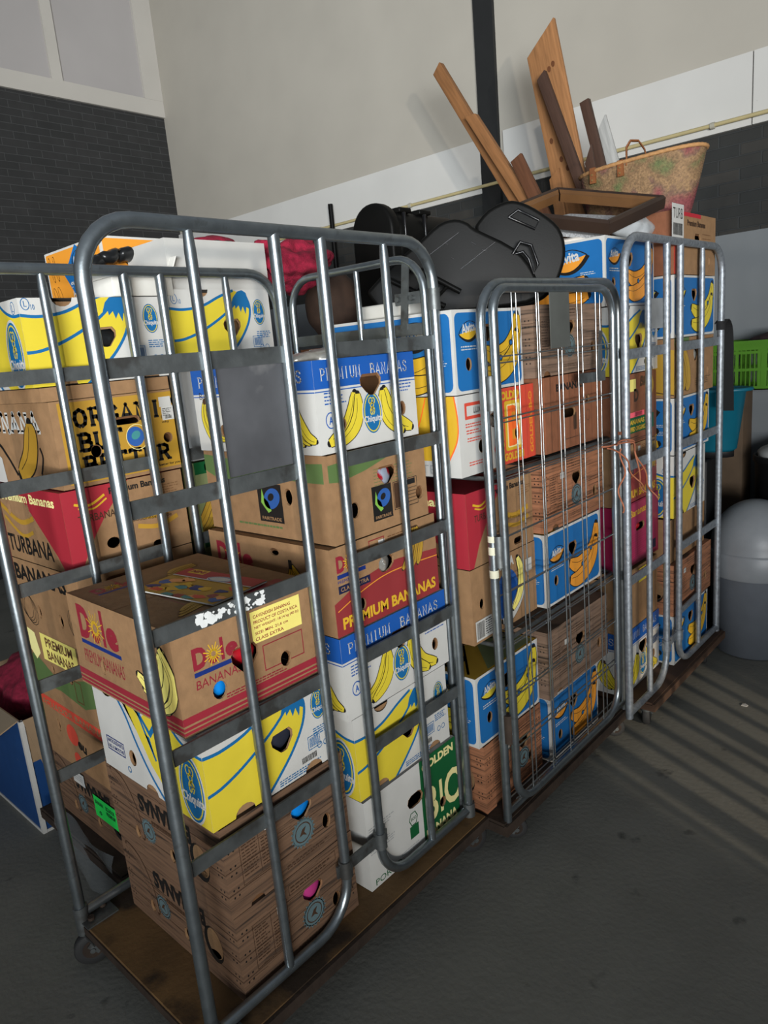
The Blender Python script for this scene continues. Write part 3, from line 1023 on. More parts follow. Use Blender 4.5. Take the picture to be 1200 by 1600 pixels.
def d_prem_green(W, D, H, v=0):
    R, L, T = Face(W, H, 'kraft'), Face(D, H, 'kraft'), Face(W, D, 'kraft')
    for F in (R, L):
        F.poly([(0, 2), (0, 12), (8, 14), (20, 9), (34, 10), (F.W, 15), (F.W, 6), (F.W - 12, 2), (24, 4)], 'green')
        F.up()
        F.poly([(2, 23.5), (11, 22), (13, 15), (9, 12), (4, 16)], 'paleyel')
        F.up()
    L.rect(15.5, 13.5, 42, 23, 'ltyel'); L.up()
    L.text('PREMIUM', 19, 18.6, 20, 3.4, 'kraftd', .03); L.text('BANANAS', 19, 14.2, 20, 3.4, 'kraftd', .03)
    L.frame(36, 3.5, 41, 11, .35, 'kraftd')
    R.rect(12, 12, 34, 20, 'ltyel'); R.up(); R.text('BANANAS', 14, 14, 18, 4, 'kraftd', .03)
    L.hole(21, 11, 1.3, 1.8); L.hole(34, 11, 1.7, 2.2)
    return R, L, T

def d_ecuador(W, D, H, v=0):
    R, L, T = Face(W, H, 'kraft'), Face(D, H, 'kraft'), Face(W, D, 'kraft')
    for F in (R, L):
        F.poly([(2, 19), (F.W, 17.4), (F.W, 21.6), (2, 22.8)], 'redor'); F.up()
        F.text('ECUADOR BANANAS', 4, 18.9, F.W - 6, 2.2, 'kraft', .03)
        F.ell(24, 12.6, 4.2, 3.8, 'redor'); F.ell(25, 4.0, 2.6, 2.4, 'redor')
        F.text('eu', 27, 9.0, 6, 3, 'blk', .04, rot=-.2)
    L.hole(14, 13.2, 1.3, 2.3)
    return R, L, T

def d_wood(W, D, H, v=0, base='woodp', inv=False):
    R, L, T = Face(W, H, base), Face(D, H, base), Face(W, D, base)
    k = 'dkbrown'
    for F in (R, L):
        F.up()
        for i in range(1, 4):
            yy = H * i / 4
            F.line([(0, yy + .2), (F.W * .4, yy - .1), (F.W * .7, yy + .15), (F.W, yy)], .16, k)
            for xx in (1.6, 3.0, F.W - 1.6, F.W - 3.0):
                F.ell(xx, yy + 1.0, .26, .3, 'blk', n=8); F.ell(xx, yy - 1.0, .26, .3, 'blk', n=8)
        rnd = random.Random(v * 31 + int(F.W))
        for i in range(16):
            yy = rnd.uniform(1, H - 1); xx = rnd.uniform(0, F.W - 8)
            F.curve([(xx, yy), (xx + 2.5, yy + .2), (xx + rnd.uniform(4, 8), yy - .1)], .08, k, 3)
    def put(F, items):
        for it in items:
            it(F)
    s = -1 if inv else 1
    fy = (lambda y: H - y) if inv else (lambda y: y)
    # right panel: text block, seal, oval outlines
    R.lv = 2
    R.frame(4.6, 6.6, 16, 19.6, .14, k); R.line([(10.4, 7), (10.4, 19.4)], .14, k)
    R.small(5.2, 17.8, 4.6, 11, k, .3, .9, v); R.small(11, 15.6, 4.4, 9, k, .3, .9, v + 1)
    R.rect(12.6, 17.2, 15.6, 19.4, 'lgt')
    R.frame(17, 19.6, 34, 22.6, .14, k); R.small(17.6, 21.4, 15.6, 2, k, .4, 1.1, v + 3)
    R.lv = 3
    seal(R, 24.4, 9.4, 3.9)
    R.lv = 3
    R.small(18, 3.0, 17, 2, k, .22, .8, v + 5)
    R.hole(24.8, 15.6, 3.6, 2.4, 'heart'); R.hole(W - 8, 8, 1.5, 2.2)
    # left panel
    L.lv = 3
    banana(L, [(2.5, 22), (8, 18), (13.5, 11), (16.2, 3.6)] if not inv else [(3, 22.5), (9, 19.5), (13.5, 13), (15.8, 5.4)], 3.4, 'woodp' if base == 'woodp' else base, k, .28)
    L.lv = 3
    if inv:
        L.text('BANANAS', 16.4, 14.6, 25.5, 5.4, 'blk', .05, flip=True)
        L.small(22, 12.6, 12, 1, k, .9, 1, 1)
    else:
        L.text('BANANAS', 18, 16, 22, 4.4, 'blk', .05)
    seal(L, 19.6, 9.2, 3.4)
    L.lv = 3
    L.ell(44.4, 11, 4.0, 5.2, 'blk', .2); L.up(); L.ell(45.2, 11.8, 3.2, 4.4, 'mustard' if False else 'kraft2', .2); L.ell(44.8, 8.4, 2.6, 1.2, 'blk', .2)
    L.lv = 3
    L.hole(13.2, 6.4, 1.2, 2.0); L.hole(31, 6.6, 1.3, 2.0)
    R.notch(8, False, 2.2)
    return R, L, T
def d_wood_inv(W, D, H, v=0):
    return d_wood(W, D, H, v, 'woodp', True)
def d_wood_orange(W, D, H, v=0):
    return d_wood(W, D, H, v, 'woodo', False)
def d_wood_grey(W, D, H, v=0):
    return d_wood(W, D, H, v, 'woodg', False)

def d_plainbrown(W, D, H, v=0):
    R, L, T = Face(W, H, 'brn'), Face(D, H, 'brn'), Face(W, D, 'brn')
    R.up()
    for i in range(9):
        R.line([(4 + i * W / 10, 0), (4.3 + i * W / 10, H)], .14, 'dkbrown')
    R.text('BANANAS', 8, H - 5.4, 20, 2.6, 'blk', .04)
    R.rect(20, 6, 22.4, 12, 'dkbrown'); R.ring(W - 12, 10, 1.6, 2.0, .2, 'dkbrown')
    R.small(12, 3.2, 18, 1, 'dkbrown', .3, .8, 2)
    R.hole(17, 12.6, 4.6, 1.7, 'slot'); R.hole(W - 12, 16, 1.3, 1.6)
    return R, L, T

def d_banana_brown(W, D, H, v=0):
    R, L, T = Face(W, H, 'kraft'), Face(D, H, 'kraft'), Face(W, D, 'kraft')
    R.up()
    R.text('BANANA', 10.4, H - 4.6, 15, 3.4, 'white', .05)
    R.text('BANANA', 14.6, 6.5, 12, 2.6, 'white', .05, rot=math.pi / 2)
    R.ell(21.0, 10.6, 7.0, 9.2, 'ftblue'); R.up()
    R.ell(21.0, 10.0, 6.0, 7.4, 'darkblue'); R.up()
    banana(R, [(27.5, 22.4), (29.6, 17), (28.6, 9.5), (22.5, 3.6), (17, 2.6)], 4.8, 'white', 'blk', .2, False)
    R.lv += 3
    banana(R, [(27.5, 22.4), (29.4, 17), (28.2, 9.8), (23.5, 5.0)], 3.6, 'ltyel', 'blk', .25)
    R.lv += 4
    R.rect(1.0, 1.0, 12.6, 7.8, 'white'); R.up(); R.barcode(1.6, 1.6, 4.2, 5.6, 'blk', 3); R.small(6.4, 6.8, 5.6, 7, 'blk', .35, .8, 2)
    R.rect(32.4, 15.6, 36.4, 20.2, 'white')
    R.hole(5.4, 12.8, 1.4, 1.8)
    # white round mark on the left panel
    L.ell(D - 34, 10, 13.5, 12, 'white'); L.up(); L.ell(D - 34, 10, 9.5, 8.6, 'teal'); L.up()
    L.text('BANANA', D - 31, 15, 12, 3, 'blk', .05, rot=-.7)
    banana(L, [(D - 28, 6), (D - 23, 3), (D - 18, 4)], 4, 'ltyel', 'blk', .25)
    return R, L, T

def d_magenta(W, D, H, v=0):
    R, L, T = Face(W, H, 'magd'), Face(D, H, 'magd'), Face(W, D, 'magd')
    R.rect(.6, 1.4, W - 1.6, H - .8, 'magenta'); R.up()
    R.text('Bananas', 10, H - 6.4, 17, 3.2, 'yel2', .02, rot=.03)
    for i in range(11):
        R.rect(9, 13.0 - i * 1.0, 22 + (i % 3) * 2.0, 13.2 - i * 1.0, 'magd')
    R.rect(W - 9, 8, W - 8.4, 18, 'magd'); R.rect(W - 6.4, 2.4, W - 2.8, 6.4, 'navy')
    R.hole(20, 16.0, 4.6, 1.7, 'slot')
    return R, L, T

def d_bio(W, D, H, v=0):
    R, L, T = Face(W, H, 'brn'), Face(D, H, 'brn'), Face(W, D, 'brn')
    R.up()
    R.rect(10, H - 7.0, 18, H - 2.2, 'ltyel'); R.text('Bio', 22, H - 5.6, 8, 4.2, 'dkbrown', .05, skew=.2)
    R.text('D', 16, H - 11.4, 4.6, 5.2, 'dkbrown', .05)
    banana(R, [(33, H - 1), (35, H - 6), (33, H - 10)], 2.4, 'mustard', 'dkbrown', .2)
    R.lv = 4
    R.rect(2, 10.6, 26, 12.6, 'pink'); R.barcode(17, 10.8, 7, 1.6, 'white')
    R.rect(4, 4.2, 36, 10.4, 'dgreen'); R.up()
    R.text('BANANAS', 10, 7.6, 16, 2.0, 'yel2', .03); R.text('CERTIFIED ORGANIC', 7, 4.8, 20, 1.9, 'yel2', .03)
    R.lv = 3
    R.line([(2, 2.4), (20, 2.4)], .4, 'dkbrown')
    R.small(14, 1.4, 16, 2, 'dkbrown', .3, .7, 3)
    return R, L, T

def d_bigbunch(W, D, H, v=0):
    R, L, T = Face(W, H, 'kraft'), Face(D, H, 'kraft'), Face(W, D, 'kraft')
    R.up()
    R.rect(0, H - 3.2, W * .35, H, 'green')
    R.lv = 2
    for j in range(4):
        R.lv = 3 + 3 * j
        banana(R, [(2 + j * 1.6, 23.5), (5 + j * 3, 17 - j), (4 + j * 4, 9 - j * 1.2), (-2 + j * 5, 3)], 5.4, 'mustard', 'dkbrown', .3)
    R.lv = 15
    R.text('UNIFRUITS', W * .40, H - 7, 13, 1.4, 'dkbrown', .0) if False else None
    R.small(W * .5, 6, W * .44, 4, 'dkbrown', .2, .9, 2)
    R.hole(W * .52, 16.6, 3.0, 3.2, 'heart'); R.hole(W * .84, 8.8, 1.0, 2.0)
    L.poly([(0, 3), (D, 1), (D, 20), (30, 23), (8, 18)], 'mustard'); L.up(); L.curve([(0, 3), (20, 6), (D, 1)], .4, 'dkbrown')
    return R, L, T

def d_turb_top(W, D, H, v=0):
    R, L, T = Face(W, H, 'kraft'), Face(D, H, 'brn'), Face(W, D, 'redbox')
    R.rect(0, H - 1.6, W * .62, H, 'redbox'); R.poly([(0, H), (0, 0), (4, 0), (9, H)], 'redor'); R.up()
    R.text('Premium Bananas', 15, H - 5.2, 22, 2.4, 'dkbrown', .05)
    R.small(W * .66, H - 8, 12, 4, 'kraftd', .3, 1.8, 2)
    R.hole(W * .54, H - 11, 3.8, 3.0, 'heart'); R.hole(W * .84, 6, 1.0, 2.0)
    return R, L, T
def d_plain(W, D, H, v=0, c='kraft'):
    return Face(W, H, c), Face(D, H, c), Face(W, D, c)
def d_whiteplain(W, D, H, v=0):
    R, L, T = d_plain(W, D, H, v, 'lgt')
    R.hole(W * .55, 4.6, 4.6, 2.0, 'slot')
    return R, L, T
def d_greenbag(W, D, H, v=0):
    R, L, T = d_plain(W, D, H, v, 'greengrey')
    R.up(); bunch(R, 8, 2, 18, 'mustard', 'dkbrown', 1, 4, 4)
    R.lv = 2
    R.rect(0, H - 4, W, H, 'dgreen'); R.rect(4, H - 3, 12, H - 1, 'red')
    return R, L, T

BOXG = 'banana cartons loaded in the roll cages'
def carton(design, x, y0, y1, z0, z1, label, D=0.53, rz=0.0, v=0, inner='kraftd', stickers=(), group=BOXG, cat='carton', name='banana_carton', open_top=False):
    """x = face towards the aisle, y0..y1 = span along the row"""
    W, H = y1 - y0, z1 - z0
    R, L, T = design(W * 100, D * 100, H * 100, v)
    cx, cy = x - D / 2, (y0 + y1) / 2
    t = empty(name, (cx, cy, z0), label, cat, rz, group)
    g = 0.002     # clearance to the neighbouring cartons
    hx, hy = D / 2 - g, W / 2 - g
    X, Y, Z = Vector((1, 0, 0)), Vector((0, 1, 0)), Vector((0, 0, 1))
    mb = MB()
    put_face(mb, R, Vector((hx, -hy, 0)), Y * (hy * 2 / W), Z, X, rim='kraft')
    put_face(mb, L, Vector((-hx, -hy, 0)), X * (hx * 2 / D), Z, -Y, rim='kraft')
    if not open_top:
        put_face(mb, T, Vector((hx, -hy, H - .001)), Y * (hy * 2 / W), -X * (hx * 2 / D), Z, rim='kraft')
    base = R.t[0][1]
    kb = ink(base)
    z1_ = H - .001
    mb.add([(hx, hy, 0), (-hx, hy, 0), (-hx, hy, z1_), (hx, hy, z1_)], [(0, 1, 2, 3)], kb)
    mb.add([(-hx, hy, 0), (-hx, -hy, 0), (-hx, -hy, z1_), (-hx, hy, z1_)], [(0, 1, 2, 3)], kb)
    mb.obj('lid', t)
    # the tray underneath the sleeve
    R2, L2 = Face(W * 100, H * 100, inner), Face(D * 100, H * 100, inner)
    R2.holes, L2.holes = R.holes, L.holes
    mi = MB()
    i = 0.006
    ix, iy = hx - i, hy - i
    put_face(mi, R2, Vector((ix, -iy, .002)), Y * (iy * 2 / W), Z * (1 - .012 / H), X)
    put_face(mi, L2, Vector((-ix, -iy, .002)), X * (ix * 2 / D), Z * (1 - .012 / H), -Y)
    k2 = ink(inner)
    zt = H - .010
    mi.add([(ix, iy, .002), (-ix, iy, .002), (-ix, iy, zt), (ix, iy, zt)], [(0, 1, 2, 3)], k2)
    mi.add([(-ix, iy, .002), (-ix, -iy, .002), (-ix, -iy, zt), (-ix, iy, zt)], [(0, 1, 2, 3)], k2)
    mi.add([(-ix, -iy, .001), (ix, -iy, .001), (ix, iy, .001), (-ix, iy, .001)], [(0, 3, 2, 1)], k2)
    mi.obj('tray', t)
    for (face, sx, sy, sw, sh, c, lab, det) in stickers:
        ms = MB()
        F = Face(sw, sh, c)
        if det:
            det(F)
        if face == 'R':
            put_face(ms, F, Vector((hx + .0046, -hy + sx / 100, sy / 100)), Y, Z, X)
        else:
            put_face(ms, F, Vector((-hx + sx / 100, -hy - .0046, sy / 100)), X, Z, -Y)
        s = ms.obj('sticker', t)
        s['label'] = lab
    return t
# ------------------------------------------------------------------ room shell
def brick_mat(key, axes, c1, c2, mortar):
    m = bpy.data.materials.new(key)
    m.use_nodes = True
    N, L = m.node_tree.nodes, m.node_tree.links
    b = N['Principled BSDF']
    b.inputs['Roughness'].default_value = 0.75
    tc = N.new('ShaderNodeTexCoord')
    sp = N.new('ShaderNodeSeparateXYZ')
    cb = N.new('ShaderNodeCombineXYZ')
    L.new(tc.outputs['Object'], sp.inputs[0])
    L.new(sp.outputs[axes[0]], cb.inputs[0])
    L.new(sp.outputs[axes[1]], cb.inputs[1])
    br = N.new('ShaderNodeTexBrick')
    br.inputs['Scale'].default_value = 1.0
    br.inputs['Brick Width'].default_value = 0.22
    br.inputs['Row Height'].default_value = 0.0625
    br.inputs['Mortar Size'].default_value = 0.005
    br.inputs['Mortar Smooth'].default_value = 0.4
    br.inputs['Color1'].default_value = lin(c1)
    br.inputs['Color2'].default_value = lin(c2)
    br.inputs['Mortar'].default_value = lin(mortar)
    L.new(cb.outputs[0], br.inputs['Vector'])
    no = N.new('ShaderNodeTexNoise')
    no.inputs['Scale'].default_value = 9
    no.inputs['Detail'].default_value = 6
    L.new(tc.outputs['Object'], no.inputs['Vector'])
    mx = N.new('ShaderNodeMix'); mx.data_type = 'RGBA'; mx.blend_type = 'OVERLAY'
    mx.inputs['Factor'].default_value = 0.35
    L.new(br.outputs['Color'], mx.inputs['A'])
    L.new(no.outputs['Fac'], mx.inputs['B'])
    L.new(mx.outputs['Result'], b.inputs['Base Color'])
    bu = N.new('ShaderNodeBump')
    bu.inputs['Strength'].default_value = 0.6
    bu.inputs['Distance'].default_value = 0.006
    inv = N.new('ShaderNodeMath'); inv.operation = 'SUBTRACT'; inv.inputs[0].default_value = 1.0
    L.new(br.outputs['Fac'], inv.inputs[1])
    L.new(inv.outputs[0], bu.inputs['Height'])
    L.new(bu.outputs[0], b.inputs['Normal'])
    return m
BX, BY = -6.745, 4.5
m_floor = mat('concrete_floor', (118, 118, 111), rough=0.8, var=0.16, scale=3.0, bump=0.35, bscale=55, detail=9, dark=(70, 71, 68), darkscale=7, darkthr=0.66, spec=0.3)
m_panel = mat('painted_wall_panel', (168, 163, 152), rough=0.7, var=0.05, scale=2.2, bump=0.1, bscale=300, dark=(112, 104, 92), darkscale=26, darkthr=0.735, spec=0.25)
m_panel2 = mat('painted_white_board', (196, 195, 190), rough=0.6, var=0.05, scale=2.4, bump=0.06, bscale=30, dark=(112, 106, 96), darkscale=22, darkthr=0.74, spec=0.3)
m_left = mat('grey_white_cladding', (166, 162, 160), rough=0.7, var=0.05, scale=1.6, dark=(120, 112, 104), darkscale=16, darkthr=0.745, spec=0.25)
m_trimw = mat('white_trim_paint', (184, 180, 172), rough=0.6, var=0.05, scale=2, dark=(110, 104, 96), darkscale=18, darkthr=0.74)
m_low = mat('grey_plinth_paint', (118, 122, 124), rough=0.7, var=0.08, scale=2.5)
m_col = mat('black_column_paint', (30, 31, 31), rough=0.6, var=0.1)
bl = brick_mat('black_brick_left', (1, 2), (36, 37, 37), (42, 42, 42), (58, 59, 59))
bb = brick_mat('black_brick_back', (0, 2), (34, 36, 35), (50, 48, 44), (44, 46, 46))
def struct(name, mb):
    o = mb.obj(name)
    o['kind'] = 'structure'
    return o
mb = MB(); mb.box((-7.0, -6.5, -0.12), (11.5, 4.75, 0), m_floor); struct('floor', mb)
mb = MB()
mb.box((BX, BY, 0), (11.5, BY + .25, 2.165), m_low)
mb.box((BX, BY, 2.165), (11.5, BY + .25, 2.72), bb)
mb.box((BX, BY, 2.72), (11.5, BY + .25, 6.6), m_panel)
struct('wall_back', mb)
mb = MB()
mb.box((BX - .25, -6.5, 0), (BX, BY + .25, 4.155), bl)
mb.box((BX - .25, -6.5, 4.155), (BX, BY + .25, 6.6), m_left)
struct('wall_left', mb)
mb = MB()
mb.box((BX, BY - .022, 2.70), (-2.985, BY - .001, 3.045), m_panel2); struct('trim_1', mb)
mb = MB()
mb.box((-2.80, BY - .022, 2.70), (-1.262, BY - .001, 3.055), m_panel2); struct('trim_2', mb)
mb = MB()
mb.box((-1.255, BY - .022, 2.70), (3.0, BY - .001, 3.055), m_panel2); struct('trim_3', mb)
mb = MB()
mb.box((-2.982, BY - .03, 2.0), (-2.835, BY - .001, 6.6), m_col); struct('trim_4', mb)
mb = MB()
mb.box((BX, -6.5, 4.150), (BX + .03, BY - .001, 4.295), m_trimw); struct('trim_5', mb)
mb = MB()
mb.box((BX, 4.30, 4.296), (BX + .03, BY - .001, 6.6), m_trimw); struct('trim_6', mb)
mb = MB()
mb.box((BX, 3.39, 4.296), (BX + .025, 3.49, 6.6), m_trimw)
mb.box((BX, 1.9, 4.296), (BX + .025, 2.0, 6.6), m_trimw)
struct('trim_7', mb)

# conduit along the back wall
pipe = MB()
m_pipe = mat('cream_pipe', (178, 165, 122), rough=0.45, var=0.06)
yp = BY - .045
pipe.tube([(BX + .3, yp, 2.745), (-4, yp, 2.738), (-2, yp, 2.740), (3.0, yp, 2.742)], .011, m_pipe, 10)
po = pipe.obj('conduit_pipe')
tag(po, 'thin cream conduit pipe running along the back wall above the black brick', 'pipe')
for x in (-4.6, -3.62, -2.3, -1.45, -0.62):
    c = MB(); c.tube([(x - .012, yp, 2.739), (x + .012, yp, 2.739)], .017, mat('pipe_clip_grey', (170, 166, 150), rough=.5), 10)
    c.box((x - .008, yp, 2.73), (x + .008, BY - .022, 2.748), mat('pipe_clip_grey', (0, 0, 0)))
    c.obj('pipe_clip', po)

# ------------------------------------------------------------------ roll cages
def caster(root, x, y, ztop, r=.055, ang=0.4, big=False):
    m = MB()
    ca, sa = math.cos(ang), math.sin(ang)
    off = .03
    cx, cy = x + off * ca, y + off * sa
    m.box((x - .05, y - .045, ztop - .008), (x + .05, y + .045, ztop), STEELD())
    m.tube([(x, y, ztop - .006), (x, y, ztop - .03)], .026, STEELD(), 14)
    for s in (-1, 1):
        dx, dy = -sa * .019 * s, ca * .019 * s
        m.bar((x + dx, y + dy, ztop - .025), (cx + dx, cy + dy, r), .04, .004, STEELD(), side=Vector((ca, sa, 0)))
    fork = m.obj('caster', root)
    w = MB()
    wm = mat('grey_rubber', (44, 44, 44), rough=.7)
    a = Vector((-sa, ca, 0))
    c = Vector((cx, cy, r))
    prof = [(-.014, r * .55), (-.016, r * .9), (-.010, r), (.010, r), (.016, r * .9), (.014, r * .55)]
    vs, fs, n = [], [], 24
    for (t, rr) in prof:
        for j in range(n):
            q = 2 * math.pi * j / n
            vs.append(c + a * t + Vector((ca, sa, 0)) * (rr * math.cos(q)) + Vector((0, 0, 1)) * (rr * math.sin(q)))
    for i in range(len(prof) - 1):
        for j in range(n):
            fs.append((i * n + j, (i + 1) * n + j, (i + 1) * n + (j + 1) % n, i * n + (j + 1) % n))
    w.add(vs, fs, wm, True)
    w.tube([c - a * .015, c + a * .015], r * .56, RUST(), 16)
    w.tube([c - a * .024, c + a * .024], .008, STEELD(), 8)
    w.obj('wheel', fork)

def side_panel(root, x, y0, y1, zb, zt, inner, bars, rails, m=None, md=None, name='side_panel', tilt=0.0, r=.0155, rl=True):
    """arched tube panel in the plane x, made of two halves under one arch"""
    m = m or STEEL(); md = md or STEELD()
    fr = MB()
    fr.tube(fillet([(x, y0, zb), (x, y0, zt), (x, y1, zt), (x, y1, zb)], .115), r, m, 14)
    hs = []
    if inner:
        a, b = inner
        fr.tube(fillet([(x, a, zt - .004), (x, a, zb + .02), (x, y0, zb + .02)], .12), r * .92, m, 12)
        fr.tube(fillet([(x, b, zt - .004), (x, b, zb + .02), (x, y1, zb + .02)], .12), r * .92, m, 12)
        hs = [(y0, a), (b, y1)]
    else:
        fr.tube([(x, y0, zb + .02), (x, y1, zb + .02)], r * .9, m, 12)
        hs = [(y0, y1)]
    p = fr.obj(name, root)
    for y in bars:
        b_ = MB()
        b_.tube([(x, y, zt - .006), (x, y, zt - .05), (x, y, zb + .02)], [r * .62, r * .8, r * .8], m, 12)
        b_.obj('bar', p)
    for z in rails:
        for (a, b) in hs:
            q = MB()
            q.bar((x - .004, a + .006, z), (x - .004, b - .006, z), .038, .006, md, side=Vector((0, 0, 1)))
            q.obj('rail', p)
    if inner:
        q = MB()
        zz = zb + .17
        q.bar((x - .003, inner[0] - .03, zz), (x - .003, inner[1] + .03, zz), .036, .006, md, side=Vector((0, 0, 1)))
        for y in inner:
            q.tube([(x, y, zz - .025), (x, y, zz + .025)], r * 1.25, md, 12)
        q.obj('hinge', p)
    return p

def end_gate(root, y, x0, x1, zb, zt, bars, rails, m=None):
    m = m or STEEL()
    fr = MB()
    fr.tube(fillet([(x0, y, zb), (x0, y, zt), (x1, y, zt), (x1, y, zb)], .10), .0125, m, 12)
    p = fr.obj('end_gate', root)
    for x in bars:
        b = MB(); b.tube([(x, y, zt - .004), (x, y, zb)], .0095, m, 10); b.obj('bar', p)
    for (a, b_, z) in rails:
        q = MB(); q.bar((a, y - .002, z), (b_, y - .002, z), .034, .006, STEELD(), side=Vector((0, 0, 1))); q.obj('rail', p)
    return p

def deck(root, x0, x1, y0, y1, z0, z1, top, rim):
    d = MB()
    d.box((x0 + .012, y0 + .004, z0 + .012), (x1 - .012, y1 - .004, z1), top)
    o = d.obj('deck', root)
    rm = MB()
    rm.box((x1 - .011, y0, z0), (x1, y1, z1 - .004), rim)
    rm.box((x0, y0, z0), (x0 + .011, y1, z1 - .004), rim)
    rm.box((x0 + .011, y1 - .004, z0), (x1 - .011, y1, z1 - .004), rim)
    rm.box((x0 + .011, y0, z0), (x1 - .011, y0 + .004, z1 - .010), rim)
    rm.obj('deck_rim', root)
    return o

GC = 'steel roll cages standing in a row'
# cage 1, nearest
c1 = empty('roll_cage', (0, 0, 0), 'nearest galvanised roll cage, open at its left end, dark square plate on its bars', 'roll cage')
R1 = (0.605, 0.882, 1.160, 1.433, 1.711)
sp = side_panel(c1, -1.312, .655, 1.690, .145, 1.984, (1.118, 1.262), (.893, 1.49), R1)
pl_ = MB(); pl_.box((-1.327, .925, 1.452), (-1.3225, 1.135, 1.693), mat('dark_zinc_plate', (84, 85, 88), rough=.6, metal=.35, var=.3, scale=7, dark=(120, 120, 120), darkscale=5, darkthr=.62))
s_ = pl_.obj('name_plate', sp); s_['label'] = 'dark grey blank metal plate with pale scuffs'
pt = MB()
mw = mat('white_paint_scuff', (214, 216, 214), rough=.7)
rnd = random.Random(3)
for i in range(46):
    yy = .765 + rnd.random() ** .9 * .20; zz = 1.160 + rnd.uniform(-.014, .016)
    pt.ell = None
    rr = rnd.uniform(.002, .009)
    pt.add([(-1.3122 + .00002 * i, yy + rr * math.cos(a) * rnd.uniform(.4, 1.7), max(1.1425, min(1.1775, zz + rr * 1.3 * math.sin(a) * rnd.uniform(.5, 1.2)))) for a in [k * .785 for k in range(8)]], [tuple(range(8))], mw)
ps = pt.obj('paint_scuff', sp); ps['label'] = 'flaking white paint on the rail'
side_panel(c1, -1.962, .640, 1.655, .145, 1.984, (1.10, 1.215), (.866, 1.45), R1)
eg = end_gate(c1, 1.690, -1.925, -1.345, .15, 1.955, (-1.78, -1.61), ((-1.915, -1.35, 1.752), (-1.455, -1.35, 1.842)))
q = MB(); q.bar((-1.40, 1.682, 1.95), (-1.424, 1.682, 1.755), .026, .005, STEELD(), side=Vector((1, 0, 0)))
for x in (-1.44, -1.385):
    q.tube([(x, 1.686, 1.842), (x, 1.674, 1.842)], .008, STEELD(), 8)
q.obj('latch_strap', eg)
q = MB(); q.tube([(-1.312, 1.690, 1.80), (-1.312, 1.690, 1.86)], .019, STEELD(), 12); q.obj('hinge', eg)
deck(c1, -1.992, -1.252, .632, 1.718, .105, .142, PLY(), RUST())
for (x, y) in ((-1.955, .675), (-1.30, .675)):
    br_ = MB()
    br_.box((x - .035, y - .045, .142), (x + .05, y + .05, .147), STEELD())
    for (dx, dy) in ((-.005, .028), (.02, -.02)):
        br_.tube([(x + dx, y + dy, .146), (x + dx, y + dy, .156)], .010, RUST(), 8)
    br_.obj('corner_bracket', c1)
for (x, y) in ((-1.312, .655), (-1.312, 1.690), (-1.962, .640), (-1.962, 1.655)):
    sock = MB()
    sock.tube([(x, y, .10), (x, y, .19)], .021, STEELD(), 12)
    sock.obj('post_socket', c1)
caster(c1, -1.935, .675, .105, .052, -2.0); caster(c1, -1.32, .72, .105, .05, 2.8)
caster(c1, -1.93, 1.67, .105, .05, 2.4); caster(c1, -1.32, 1.67, .105, .05, 1.2)

# cage 2, wire mesh
c2 = empty('roll_cage', (0, 0, 0), 'middle roll cage with a fine wire mesh gate hinged in front', 'roll cage')
fr = MB()
fr.tube(fillet([(-1.202, 1.757, .105), (-1.202, 1.757, 1.862), (-1.202, 2.665, 1.872), (-1.202, 2.665, .105)], .115), .0145, STEEL(), 14)
fr.tube([(-1.202, 1.757, .155), (-1.202, 2.665, .155)], .0125, STEEL(), 12)
pa = fr.obj('side_panel', c2)
def wire(p, a, b, r=.0025):
    w = MB(); w.tube([a, b], r, mat('bright_wire', (150, 154, 154), rough=.3, metal=.9, var=.12), 8); w.obj('wire', p)
for y in (1.842, 1.955, 2.088, 2.232, 2.380, 2.52, 2.60):
    wire(pa, (-1.204, y, 1.86), (-1.204, y, .16))
for k in range(9):
    wire(pa, (-1.2085, 1.76, 1.632 - .18 * k), (-1.2085, 2.66, 1.632 - .18 * k))
tp = MB()
for (za, zb_) in ((1.06, 1.085), (.985, 1.01), (1.10, 1.12)):
    tp.tube([(-1.202, 1.757, za), (-1.202, 1.757, zb_)], .0150, mat('cream_tape', (206, 204, 180), rough=.6), 14)
t_ = tp.obj('tape', pa); t_['label'] = 'pale tape bands on the post'
gt = MB()
gx = -1.168
gt.tube(fillet([(gx, 1.772, 1.70), (gx, 1.772, 1.845), (gx, 2.545, 1.845), (gx, 2.545, .19), (gx, 1.772, .19), (gx, 1.772, 1.70)], .10), .0135, STEEL(), 14)
gate = gt.obj('mesh_gate', c2)
for y in (1.872, 2.012, 2.140, 2.276, 2.412):
    top = 1.845 if y != 2.140 else 1.655
    wire(gate, (gx, y, top), (gx, y, .195))
for k in range(9):
    wire(gate, (gx - .005, 1.772, 1.652 - .18 * k), (gx - .005, 2.545, 1.652 - .18 * k))
g_ = MB(); g_.box((gx - .002, 2.096, 1.658), (gx + .001, 2.222, 1.832), mat('dark_gate_plate', (88, 90, 86), rough=.6, metal=.3, var=.2, scale=9)); o = g_.obj('gate_plate', gate); o['label'] = 'dark grey metal label plate between the wires'
g_ = MB()
g_.bar((gx - .012, 2.30, 1.545), (gx - .012, 2.50, 1.540), .034, .006, STEELD(), side=Vector((0, 0, 1)))
g_.bar((gx - .012, 2.455, 1.55), (gx - .012, 2.475, 1.70), .020, .005, STEELD(), side=Vector((0, 1, 0)))
g_.obj('latch', gate)
for z in (1.50, 1.02, .42):
    g_ = MB()
    g_.tube([(-1.184, 1.764, z), (-1.184, 1.764, z + .10)], .017, RUST() if z == .42 else STEELD(), 12)
    g_.obj('hinge', gate)
fr = MB()
fr.tube(fillet([(-1.84, 1.757, .105), (-1.84, 1.757, 1.79), (-1.84, 2.665, 1.79), (-1.84, 2.665, .105)], .115), .0145, STEEL(), 12)
fr.obj('side_panel', c2)
